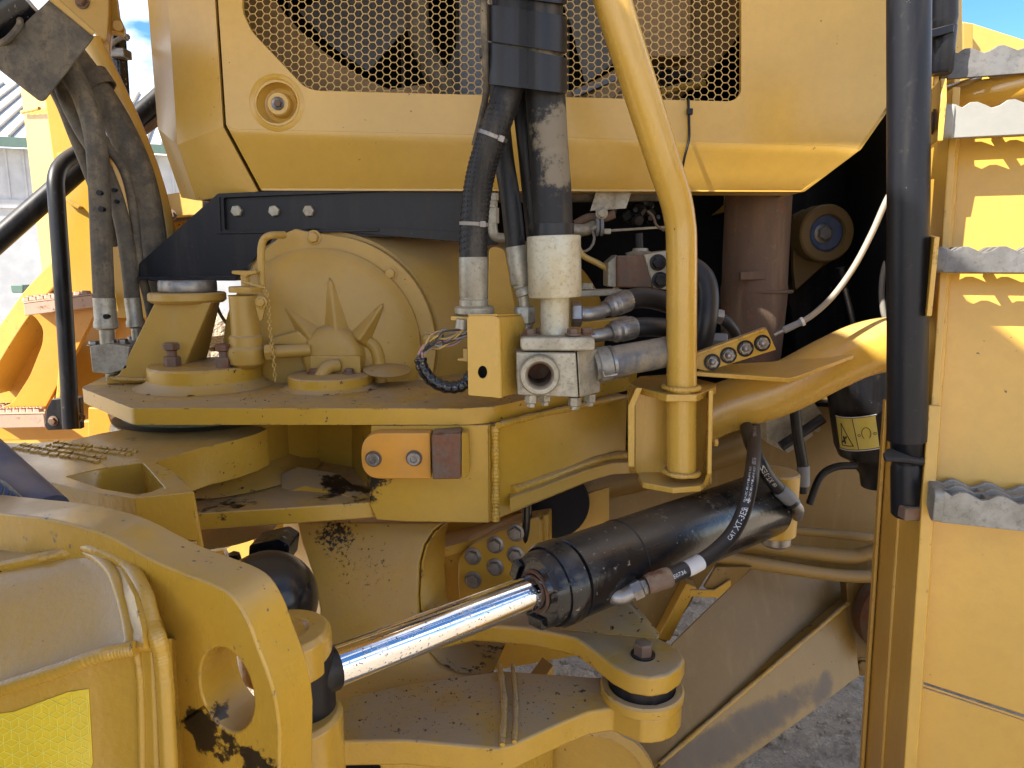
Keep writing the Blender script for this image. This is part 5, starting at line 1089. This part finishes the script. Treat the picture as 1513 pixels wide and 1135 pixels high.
for label, pts, r in (('thin black hose hanging left of the canister, with grey end fitting', [P(1172, 575, 1.5), P(1178, 640, 1.5), P(1186, 690, 1.5), P(1186, 728, 1.5)], .0115), ('small black hose looping across in front of the canister foot', [P(1196, 745, 1.58), P(1212, 705, 1.58), P(1235, 690, 1.58), P(1265, 688, 1.58)], .0085)):
    t = thing('small_hose', label, 'hose', pts[-1]); part('hose_body', B().tube(smooth_path(pts), r, 14), M['black'], t)
    if r > .01: part('fitting', B().lathe(P(1187, 688, 1.5), P(1187, 735, 1.5)-P(1187, 688, 1.5), [(.0125, 0), (.0135, .004), (.0135, .045), (.009, .048), (.009, .056)], 18), M['fan'], t)
pl = thing('pale_bracket', 'pale dirty cast bracket in the shade behind the printed hoses', 'bracket', P(1160, 640, 1.66))
part('casting', B().poly(PS(rnd([(1130, 600), (1200, 590), (1216, 612), (1212, 640), (1190, 632), (1160, 668), (1134, 655)], 5), 1.66), (0, .05, 0)), M['zinc'], pl, .006)
part('arm', B().cyl(P(1154, 660, 1.62), P(1216, 618, 1.62), .012, 14), M['black'], pl)
part('pale_edge', B().poly(PS([(1156, 662), (1200, 638), (1202, 644), (1164, 670)], 1.63), (0, .01, 0)), M['aluw'], pl, .001)
# ================================================================== FRONT FRAME, LEFT
ZA = 1.285
fcx = thing('front_casting', 'big dusty yellow front frame casting with a deep pocket, left of the pin', 'frame casting', Z(150, 700, 1.17))
top = [(-60, 652), (40, 655), (100, 652), (150, 640), (200, 632), (262, 628), (330, 628), (385, 630), (395, 634), (380, 641), (350, 650), (300, 661), (262, 672), (235, 681), (230, 684), (255, 695), (287, 727), (199, 736), (140, 728), (50, 707), (0, 699), (-60, 694)]
pocket = rnd([(97, 704), (160, 690), (211, 683.5), (245, 722), (204, 731), (150, 722)], 3)
tp = ZS(top, ZA)
part('top_body', B().poly(tp, (0, 0, -.070), [ZS(pocket, ZA)]), M['frontc'], fcx, .005)
part('front_block', B().poly(ZS([(-60, 694), (0, 699), (50, 707), (140, 728), (199, 736), (287, 727), (262, 700), (225, 684), (-60, 676)], ZA-.0712) if False else [p+V((0, 0, -.0712)) for p in ZS([(-60, 694), (0, 699), (50, 707), (140, 728), (199, 736), (287, 727), (262, 700), (235, 684), (-60, 676)], ZA)], (0, 0, -.11)), M['frontc'], fcx, .004)
part('pocket_floor', B().poly(ZS([(80, 706), (160, 680), (225, 678), (262, 726), (200, 740)], ZA), (0, 0, -.01)), M['frontc'], fcx).location.z -= .050
bz = c1
part('pin_boss', B().lathe(V((bz.x-.004, bz.y-.002, 1.178)), (0, 0, 1), [(.172, 0), (.180, .006), (.182, .094), (.176, .104), (.16, .106), (.12, .1065)], 72), M['frontc'], fcx, .003)
part('boss_foot', B().lathe(V((bz.x-.004, bz.y-.01, 1.1695)), (0, 0, 1), [(.13, 0), (.235, .002), (.225, .008), (.198, .018), (.178, .034)], 64), M['frontc'], fcx)
part('corner_block', B().poly([Z(199.5, 737.5, ZA-.004), Z(288.5, 728.5, ZA-.004), Z(270, 705, ZA-.004), Z(205, 732, ZA-.004)], (0.010, 0.012, -.17)), M['frontc'], fcx, .006)
b = B()
for (x0, y0, x1, y1, n) in ((20, 661, 150, 682, 26), (70, 657, 195, 672, 24)):
    for i in range(n):
        f = i/n; p = Z(x0+(x1-x0)*f+random.uniform(-1, 1), y0+(y1-y0)*f, ZA+.002)
        if random.random() < .12: continue
        for k in range(2):
            b.box(p+V((random.uniform(-.002, .002), k*.020+random.uniform(-.002, .002), -.0012)), (.0026+random.random()*.001, .001, 0), (-.001, .0052, 0), (0, 0, .0028))
part('cast_mark', b, M['frontc'], fcx, .001, kind='stuff')
# under the casting: gap parts
uj = thing('lower_joint', 'sunlit yellow parts and grease lines glimpsed under the lower fork plate', 'joint parts', P(350, 800, 1.55))
part('cone', B().lathe(P(318, 792, 1.30), (0, 0, 1), [(.03, -.02), (.05, 0), (.10, .016), (.12, .02)], 36), M['frontc'], uj)
part('back_web', B().poly(PS([(295, 770), (420, 770), (430, 850), (295, 850)], 1.75), (0, .02, 0), [PS(circ2(352, 806, 24, 20), 1.75)]), M['yel'], uj)
part('lit_plate', B().poly(PS([(320, 770), (390, 770), (390, 850), (320, 850)], 2.1), (0, .02, 0)), M['bright'], uj)
for x in (381, 393): part('grease_line', B().cyl(P(x, 768, 1.42), P(x, 830, 1.42), .0055, 12), M['bright'], uj)
part('grease_lump', B().lathe(P(346, 826, 1.4), (0, 0, 1), [(0, -.01), (.015, 0), (.012, .012), (0, .018)], 9), M['cylblack'], uj)
c2y = thing('second_cylinder', 'black cylinder end with worn paint and small white sticker behind the ear plate', 'hydraulic cylinder', P(400, 860, 1.12))
cA = P(398, 880, 1.06); cD = V((-.42, .62, .0)).normalized()
M['cyl2'] = paint('worn_black_paint', (.006, .0065, .009), dust=.15, chip=.70, rough=.25, flat=.06, chipcol=(.12, .11, .09), dustcol=(.1, .085, .065), patches=[(P(432, 850, 1.08), .05, (.20, .185, .15), 30), (P(443, 885, 1.10), .05, (.18, .165, .135), 30)])
part('barrel', B().lathe(P(396, 888, .985), ray(385, 880), [(0, -.06), (.03, -.055), (.055, -.035), (.070, 0), (.0765, .05), (.078, .10), (.078, .26), (.07, .28)], 56), M['cyl2'], c2y)
part('hose_stub', B().poly(PS(rnd([(368, 806), (412, 796), (428, 806), (424, 836), (366, 838)], 4), 1.14), (0, .06, 0)), M['cylblack'], c2y, .004)
sk = part('sticker', B().poly([P(396, 862, .965), P(410, 858, .965), P(417, 876, .965), P(417, 893, .965), P(407, 878, .965)], (0, .001, 0)), M['white'], c2y)
b = B()
for k in range(10):
    t = k/10; b.box(P(404+9*t, 864+22*t, .9640), (.0011, 0, -.0006), (0, .0004, 0), (.0006, 0, .0020))
    if k < 7: b.box(P(399+9*t, 864+17*t, .9640), (.0009, 0, -.0005), (0, .0004, 0), (.0005, 0, .0015))
part('sticker_print', b, M['black'], c2y)
bc = thing('left_cylinder', 'blue-black round tube with pale striped label at the left frame edge', 'tube', P(10, 725, .88))
part('tube', B().cyl(P(-50, 660, .92), P(64, 765, .86), .034, 36), M['blue'], bc)
b = B()
lb = [P(-20, 700, .845), P(8, 712, .838), P(36, 738, .828), P(20, 748, .826), P(-20, 730, .835)]
part('label', B().poly(lb, (0, .001, 0)), M['alu'], bc)
for k in range(5): b.box(P(-8+9*k, 716+6.5*k, .8325-.002*k), (.0018, 0, -.003), (0, .0007, 0), (.002, 0, .006))
part('label_bar', b, M['blue'], bc)
# ear plate in the foreground
TH = math.radians(22); nE = V((-math.sin(TH), -math.cos(TH), 0)); E0 = P(400, 1000, .615)
def EP(px, py, off=0): return PL(px, py, E0+nE*off, nE)
TK = .052
ear = thing('ear_plate', 'thick yellow foreground ear plate with chipped rim and large oval-looking hole', 'ear plate', EP(300, 1135))
eo = [(-80, 748), (0, 758), (60, 765), (110, 776), (160, 793), (225, 828), (270, 847), (318, 866), (345, 884), (366, 918), (380, 955), (398, 1003), (408, 1040), (413, 1080), (413, 1300), (-80, 1300)]
eo = [(p.x, p.y) for p in smooth_path([V((x, y, 0)) for x, y in eo[:-2]], 3)] + eo[-2:]
hl = EP(334, 1020); uE = V((math.cos(TH), -math.sin(TH), 0)); 
def hole(off=0): return [hl + (uE*math.cos(2*math.pi*k/40)*.0335 + V((0, 0, 1))*math.sin(2*math.pi*k/40)*.0445) for k in range(40)]
M['ear'] = paint('ear_paint', (.48, .282, .032), dust=.3, chip=.690, rough=.27, flat=.03, peel=.0005, chipcol=(.12, .095, .10), edge=.55, coat=.2, stains=[(EP(300, 1075), .050, 1.15, 50), (EP(330, 1100), .04, .9, 50), (EP(380, 1130), .05, .9, 50)])
part('plate', B().poly([EP(*p) for p in eo], nE*-TK, [hole()]), M['ear'], ear, .003)
part('boss_upper', B().lathe(P(430, 985, .80)+V((-.006, 0, -.002)), (0, 0, 1), [(.05, 0), (.056, .004), (.056, .045), (.050, .052), (.030, .053), (.026, .048), (0, .048)], 44), M['frontc'], ear, .002)
part('boss_lower', B().lathe(P(440, 1095, .79), (0, 0, 1), [(.05, -.06), (.056, -.055), (.056, .035), (.05, .04)], 44), M['frontc'], ear, .002)
bx = thing('front_box', 'glossy yellow welded box of the front frame behind reflective tape, bottom left', 'frame box', P(60, 1135, .62))
nF = V((.10, -1, .12)).normalized(); F0 = P(120, 1060, .60)
def FP(px, py, off=0): return PL(px, py, F0+nF*off, nF)
nT = V((.05, -.62, .80)).normalized(); T0 = FP(120, 1005)
def TP(px, py, off=0): return PL(px, py, T0+nT*off, nT)
rowF = [[FP(-60, 1040), FP(0, 1025), FP(60, 1003), FP(130, 979), FP(205, 962), FP(224, 958, .006), FP(238, 957), EP(252, 958, -.002)], [FP(-60, 1300), FP(0, 1300), FP(60, 1300), FP(130, 1300), FP(212, 1300), FP(236, 1300, .006), FP(254, 1300), EP(272, 1300, -.002)]]
part('lower_panel', B().sheet(rowF, (0, .02, 0)), M['frontc'], bx, .004)
def CP_(px, py, k): return P(px, py, .60 + k)
rows = [[CP_(-60, 1030, .0), CP_(0, 1014, .0), CP_(70, 993, .0), CP_(140, 968, .0), CP_(190, 958, .0), CP_(212, 956, -.002), CP_(232, 956, .015), EP(248, 957, -.004)],
        [CP_(-60, 985, .021), CP_(0, 975, .021), CP_(70, 962, .021), CP_(140, 946, .020), CP_(192, 934, .017), CP_(210, 930, .008), CP_(226, 928, .02), EP(242, 926, -.004)],
        [CP_(-60, 930, .053), CP_(0, 920, .053), CP_(70, 908, .053), CP_(140, 892, .053), CP_(180, 884, .048), CP_(198, 880, .036), CP_(214, 878, .045), EP(230, 878, -.004)],
        [CP_(-60, 880, .085), CP_(0, 872, .085), CP_(70, 858, .085), CP_(130, 845, .085), CP_(160, 838, .082), CP_(176, 838, .078), CP_(190, 838, .08), EP(204, 836, -.004)],
        [CP_(-60, 845, .124), CP_(0, 836, .124), CP_(50, 826, .124), CP_(100, 815, .124), CP_(118, 812, .118), CP_(130, 812, .110), CP_(142, 812, .102), EP(156, 812, -.004)],
        [CP_(-60, 815, .161), CP_(0, 808, .161), CP_(30, 804, .161), CP_(60, 800, .161), CP_(70, 799, .155), CP_(82, 799, .146), CP_(92, 799, .137), EP(104, 799, -.004)]]
part('top_cover', B().sheet(rows, (0, .012, -.012)), M['frontc'], bx, 0, 60)
def W2(l, r, n=110): return weld([CP_(x, y, k) for x, y, k in l], r, n, 16, .012)
part('weld_bead', W2([(60, 801, .154), (118, 812, .118), (160, 838, .082), (180, 884, .049), (191, 934, .018), (191, 956, .002)], .0055), M['frontc'], bx)
part('weld_bead', W2([(-60, 846, .120), (0, 838, .120), (60, 826, .119), (110, 816, .119)], .007), M['frontc'], bx)
part('weld_bead', W2([(92, 799, .139), (142, 812, .104), (190, 838, .082), (214, 878, .047), (226, 928, .022), (234, 957, .012)], .0075), M['frontc'], bx)
part('weld_bead', W2([(60, 826, .112), (118, 812, .120)], .004), M['frontc'], bx)
part('weld_bead', W2([(-60, 1034, -.004), (0, 1018, -.004), (80, 992, -.004), (150, 968, -.004), (200, 958, -.002)], .007), M['frontc'], bx)
part('weld_bead', weld([CP_(224, 924, .024), CP_(233, 945, .012), FP(239, 967, .002), FP(244, 1020, .002), FP(250, 1140, .002), FP(254, 1300, .002)], .008, 110, 16, .012), M['frontc'], bx)
part('weld_bead', weld([CP_(192, 950, .002), FP(202, 966, .001), FP(209, 1040, .001), FP(212, 1300, .001)], .004, 110, 16, .02), M['frontc'], bx)
tq = [(-60, 1062), (20, 1052), (100, 1023), (131, 1018), (137, 1128), (125, 1160), (-60, 1180)]
tpe = part('reflective_tape', B().poly([FP(x, y, .0012) for x, y in tq], nF*-.0008), M['tape'], bx)
uF = V((1, .1, 0)).normalized(); uF = (uF - nF*uF.dot(nF)).normalized(); vF = nF.cross(uF)
b = B(); a_ = .0078; O0 = FP(40, 1090, .0016)
import itertools
def inside(p):
    d = p-CAM; dz = d.y*CP-d.z*SP; return inpoly(756.5+FPX*d.x/dz, 567.5-FPX*(d.y*SP+d.z*CP)/dz, tq)
for i, j in itertools.product(range(-14, 15), range(-12, 13)):
    cx, cy = i*a_*math.sqrt(3) + (a_*math.sqrt(3)/2 if j % 2 else 0), j*a_*1.5
    for k in range(6):
        a1_ = math.radians(30+60*k); h0 = O0 + uF*(cx+a_*math.cos(a1_)) + vF*(cy+a_*math.sin(a1_))
        a2_ = math.radians(30+60*(k+1)); h1_ = O0 + uF*(cx+a_*math.cos(a2_)) + vF*(cy+a_*math.sin(a2_)); cc = O0 + uF*cx + vF*cy
        segs = [(h0, h1_)] if k < 3 else []
        if k % 2: segs.append((cc, h0))
        for p, q in segs:
            if inside(p) and inside(q): b.box((p+q)/2, (q-p)/2, nF.cross((q-p).normalized())*.00035, nF*.0002)
part('tape_pattern', b, M['tapeline'], bx, kind='stuff')
# ================================================================== LADDER AND RAILS, RIGHT
AL = math.radians(20); uL = V((math.cos(AL), -math.sin(AL), 0)); hn = V((-math.sin(AL), -math.cos(AL), 0))
INC = math.radians(9); nL = (hn*math.cos(INC) + V((0, 0, 1))*math.sin(INC)); L0 = P(1383, 385, 1.02); wL = nL.cross(uL).normalized()
if wL.z < 0: wL = -wL
def LP(px, py, off=0): return PL(px, py, L0+nL*off, nL)
def LQ(a, z): # on the panel: metres to the right, height
    q = L0 + uL*a; return q + wL*((z-q.z)/wL.z)
ld = thing('access_ladder', 'yellow access ladder with solid back panel on the right', 'ladder', LQ(.3, .4))
edge = lambda z, o=0: LQ(0.0, z) + nL*o
part('upper_panel', B().poly([LQ(.012, 1.81), LQ(.62, 1.81), LQ(.62, .865+.045), LQ(.012, .965+.045)], nL*-.006), M['lad'], ld, .002)
part('lower_panel', B().poly([LQ(.012, .958+.045), LQ(.62, .858+.045), LQ(.62, .2), LQ(.012, .2)], nL*-.006), M['lad'], ld, .002)
part('panel_seam', weld([LQ(.014, .961+.045), LQ(.3, .912+.045)], .0016, 40), M['lad'], ld)
sd = V((.30, .95, 0)).normalized()
part('side_plate', B().poly([LQ(0, 1.83)+nL*.03, LQ(0, .2)+nL*.03, LQ(0, .2)+nL*.03+sd*.30, LQ(0, 1.83)+nL*.03+sd*.30], uL*.010), M['lad'], ld, .002)
part('front_strip', B().poly([LQ(-.004, 1.40)+nL*.034, LQ(-.004, .2)+nL*.034, LQ(.012, .2)+nL*.034, LQ(.012, 1.40)+nL*.034], nL*-.03), M['lad'], ld, .002)
part('weld_bead', weld([LQ(.014, 1.80)+nL*.002, LQ(.014, 1.3)+nL*.002, LQ(.014, .9)+nL*.002, LQ(.014, .3)+nL*.002], .005, 120), M['lad'], ld)
part('weld_bead', weld([LQ(-.002, 1.36)+sd*.11, LQ(-.002, .9)+sd*.11, LQ(-.002, .3)+sd*.11], .0035, 90), M['lad'], ld)
part('rear_fold', B().poly([LQ(-.003, 1.36)+sd*.24, LQ(-.003, .2)+sd*.24, LQ(-.003, .2)+sd*.26, LQ(-.003, 1.36)+sd*.26], uL*-.006), M['lad'], ld, .002)
# treads
def tread(px, py, w, dep, h, off, label, m, tip=0.0):
    c = LP(px, py) + hn*off
    z0 = c.z
    t = thing('ladder_tread', label, 'ladder tread', c+hn*dep/2-V((0, 0, h)), 'serrated ladder treads')
    def q(a, d, z): return c + uL*a + hn*d + V((0, 0, z))
    # three serrated bars with gaps, joined by end caps and ribs
    for k, d in enumerate((0.004, dep*.5, dep-.004)):
        prof = []; n = int(w/.0088)
        for i in range(n+1):
            a = .012 + (w-.024)*i/n; ph = (i % 5); prof.append(q(a, d, (-.0085, -.006, 0, 0, -.004)[ph] if 0 < i < n else -.001))
        hh = h if k == 2 else .020
        bar = [q(0.010, d, -hh)] + [q(.010, d, -.004)] + prof + [q(w-.010, d, -.004), q(w-.010, d, -hh)]
        part('front_bar' if k == 2 else 'bar', B().poly(bar, hn*(-.007 if k == 2 else -.010)), m, t, .0012)
    for s, a in ((0, 0.0), (1, w)):
        e = rnd([(0, 0), (dep, 0), (dep, -h), (dep*.7, -h), (0, -.024)], .010)
        part('end_cap', B().poly([q(a, d, z) for d, z in e], uL*(.012 if s == 0 else -.012)), m, t, .002)
    for i in range(1, int(w/.065)):
        a = i*.065
        part('cross_rib', B().box(q(a, dep/2, -.014), uL*.004, hn*(dep/2-.006), V((0, 0, .007))), m, t, .001)
    return t, q
D1 = .105
t4, q4 = tread(1364, 700, .46, .066, .044, .016, 'lowest pale grey ladder tread at waist height, seen from above', M['alu'])
t3, q3 = tread(1366, 366, .46, .066, .034, .016, 'grey ladder tread seen edge-on at eye level, shade put into its colour', M['treadshade'])
bolt(t3, q3(-.006, .04, -.016), -uL, .011, .012, M['steel'])
part('lug', B().poly([q3(-.001, -.03, .02), q3(-.001, .085, .012), q3(-.001, .085, -.09), q3(-.001, -.03, -.1)], uL*-.006), M['lad'], t3, .001)
t2, q2 = tread(1378, 170, .46, .066, .044, .016, 'sunlit white grey ladder tread above eye level with visible underside', M['aluw'])
bolt(t2, q2(-.008, .05, -.02), -uL, .012, .014, M['rustbolt'])
part('lug', B().poly([q2(-.002, -.03, .03), q2(-.002, .07, .03), q2(-.002, .085, .0), q2(-.002, .085, -.05), q2(-.002, -.03, -.05)], uL*-.007), M['lad'], t2, .001)
t1, q1 = tread(1412, 50, .5, .08, .042, -.16, 'topmost grey ladder tread in the upper right corner', M['treadshade'])
bolt(t1, q1(-.010, .05, -.02), -uL, .012, .014, M['zinc'])
part('lug', B().poly([q1(-.004, -.03, .1), q1(-.004, .09, .1), q1(-.004, .095, .0), q1(-.004, .09, -.14), q1(-.004, -.03, -.14)], uL*-.006), M['lad'], t1, .001)
solo('platform_tube', B().tube(smooth_path([P(1365, 168, 1.22), P(1385, 160, 1.22), P(1410, 152, 1.21), P(1460, 138, 1.17), P(1560, 112, 1.12)], 8), .030, 28), M['gloss'], 'glossy yellow tube bending along the top of the ladder panel', 'tube')
solo('ladder_side_tube', B().tube(smooth_path([P(1366, 160, 1.24), P(1362, 210, 1.235), P(1362, 300, 1.23), P(1358, 420, 1.225), P(1352, 500, 1.22)], 8), .031, 28), M['lad'], 'sunlit yellow tube running down between black post and ladder', 'tube')
pr = thing('black_post', 'thick scuffed black vertical handrail post in front of the ladder side', 'handrail post', P(1340, 770, 0.970))
part('post', B().tube([P(1343, -120, 0.970), P(1342, 300, 0.970), P(1340, 650, 0.970)], .0257, 32), M['black'], pr)
part('lower_sleeve', B().lathe(P(1340, 645, 0.970), P(1340, 760, 0.970)-P(1340, 645, 0.970), [(.0254, 0), (.0209, .009), (.0209, .034), (.0192, .038), (.0209, .045), (.0209, .113), (.018, .117), (0, .117)], 28), M['black'], pr)
part('collar', B().poly([P(1304, 676, 0.950), P(1310, 670, 0.970), P(1360, 672, 0.970), P(1370, 682, 0.960), P(1364, 690, 0.945), P(1330, 684, 0.935), P(1306, 683, 0.940)], (0, 0, .008)), M['black'], pr, .003)
part('bracket_strap', B().sheet([[P(1356, 676, 0.948), P(1364, 684, 0.948), P(1367, 705, 0.948), P(1366, 785, 0.948)], [P(1362, 672, 0.985), P(1372, 682, 0.985), P(1374, 705, 0.985), P(1373, 780, 0.985)]], (.003, 0, -.001)), M['black'], pr)
part('clamp_foot', B().box(P(1344, 757, 0.952), (.012, 0, 0), (0, .01, 0), (0, 0, .009)), M['rustbolt'], pr, .002)
p2_ = thing('black_rail', 'short black rail end with clamp ring right of the tall post', 'handrail', P(1396, 105, 1.12))
part('rail', B().lathe(P(1394, -100, 1.12), P(1395, 24, 1.12)-P(1394, -100, 1.12), [(.0185, 0), (.0185, .118), (.0165, .128), (.0155, .133)], 28), M['black'], p2_)
part('neck', B().cyl(P(1395, 20, 1.12), P(1396, 45, 1.12), .0145, 24), M['black'], p2_)
part('clamp_ring', B().poly([P(1373, 44, 1.10), P(1410, 34, 1.10), P(1413, 42, 1.12), P(1400, 38, 1.14), P(1378, 46, 1.13)], (0, 0, -.012)), M['black'], p2_, .002)
part('lower_sleeve', B().lathe(P(1396, 40, 1.12), (0, 0, -1), [(.0165, 0), (.0165, .062), (.014, .066), (0, .066)], 28), M['black'], p2_)
# machine body beyond, right
rb = thing('rear_body', 'yellow rear body panels and dark window beyond the top ladder treads', 'machine body', P(1440, 100, 2.6))
part('corner_post', B().poly(PS([(1410, -120), (1421, -120), (1424, 110), (1410, 140)], 1.7), (0, .10, 0)), M['bright'], rb, .004)
part('sloping_panel', B().poly(PS([(1421, 31), (1438, 34), (1513, 58), (1600, 86), (1600, 140), (1421, 140)], 2.6), (0, .4, 0)), M['bright'], rb, .006)
part('corner_strip', B().poly(PS([(1423, 33), (1438, 35), (1438, 140), (1423, 140)], 2.56), (0, .03, 0)), M['trans'], rb, .003)
part('window', B().poly(PS([(1456, 100), (1600, 90), (1600, 140), (1456, 140)], 2.54), (0, .02, 0)), M['dark'], rb)
part('window_bar', B().poly(PS([(1473, 96), (1481, 96), (1481, 140), (1473, 140)], 2.52), (0, .015, 0)), M['alu'], rb, .002)
part('lower_post', B().poly(PS([(1376, 105), (1412, 105), (1412, 190), (1376, 190)], 1.75), (0, .10, 0)), M['trans'], rb, .004)
# ================================================================== OVERHEAD: ADDED SLABS OUT OF VIEW, CUT TO SHADE THE JOINT
ov = thing('shade_slab', 'added unseen yellow slab overhead, shaped to shade the articulation joint', 'shade slab', (0, 1.6, 2.9))
zO = 2.9
part('front_shade_slab', B().poly([V((x, y, zO-.03)) for x, y in ((-2.6, -.80), (-.475, -.80), (-.535, .1), (-.63, .55), (-.68, 1.35), (-2.6, 1.35))], (0, 0, .06)), M['trans'], ov)
part('rear_shade_slab', B().box((-.575, 1.68, zO+.065), (1.195, 0, 0), (0, .79, 0), (0, 0, .03)), M['trans'], ov)
def tyre(c, ax, R, w, label):  # tyres added out of view to block light
    t = thing('added_wheel', label, 'wheel', V(c)-V((0, 0, R)), 'added wheels that block light')
    part('added_carcass', B().lathe(V(c)-V(ax)*w/2, ax, [(R*.5, 0), (R*.62, -.02), (R*.9, .01), (R*.97, w*.12), (R*.97, w*.88), (R*.9, w-.01), (R*.62, w+.02), (R*.5, w)], 56), M['rubber'], t)
    part('rim', B().lathe(V(c)-V(ax)*w/2, ax, [(R*.49, .02), (R*.49, w-.02), (.2, w-.1), (0, w-.1)], 48), M['yel'], t)
    u, w_2, a_2 = basis(ax)
    for k in range(24):
        a = 2*math.pi*k/24; d = u*math.cos(a)+w_2*math.sin(a)
        part('added_tread_lug', B().box(V(c)+d*R*.985+V(ax)*w*.22*(1 if k % 2 else -1), V(ax)*w*.27, d.cross(V(ax))*R*.07, d*R*.03), M['rubber'], t, .004)
tyre((-1.62, .0, .93), V((0, 1, 0)), .93, .60, 'big black front tyre added out of view at left to block light')  # added out of view to keep light off the ear plate
tyre((2.25, 3.3, .86), V((0, 1, 0)), .86, .62, 'big black far rear tyre added behind the ladder to block light')  # added as a dark mass to keep light off the frame beam
# small grit lying on the flat plates
b = B()
for i in range(90):
    p = Z(random.uniform(150, 760), random.uniform(556, 600), ZP+.001)
    if (p-c1).xy.length < .15 or (p-c2).xy.length < .11: continue
    r = random.uniform(.0004, .0018); b.lathe(p, (random.uniform(-.5, .5), random.uniform(-.5, .5), 1), [(0, -r*.4), (r, 0), (r*.6, r*.6), (0, r*.7)], 5, random.random())
for i in range(520):
    p = Z(random.gauss(690, 130), random.uniform(1000, 1090), ZL+.0008); r = random.uniform(.0003, .0011)*(2.2 if random.random() < .1 else 1)
    if (p-c_l).xy.length < .06 or inpoly(0, 0, [(1, 1), (2, 2), (1, 2)]): continue
    if p.y > 1.10 or p.y < .95+max(0, (p.x-.0))*.6: continue
    b.lathe(p, (random.uniform(-.5, .5), random.uniform(-.5, .5), 1), [(0, -r*.4), (r, 0), (r*.6, r*.6), (0, r*.7)], 5, random.random())
tagit(part('grit', b, M['soil'], None, kind='stuff'), 'dark grit and soil crumbs lying on the flat hitch plates', 'grit')
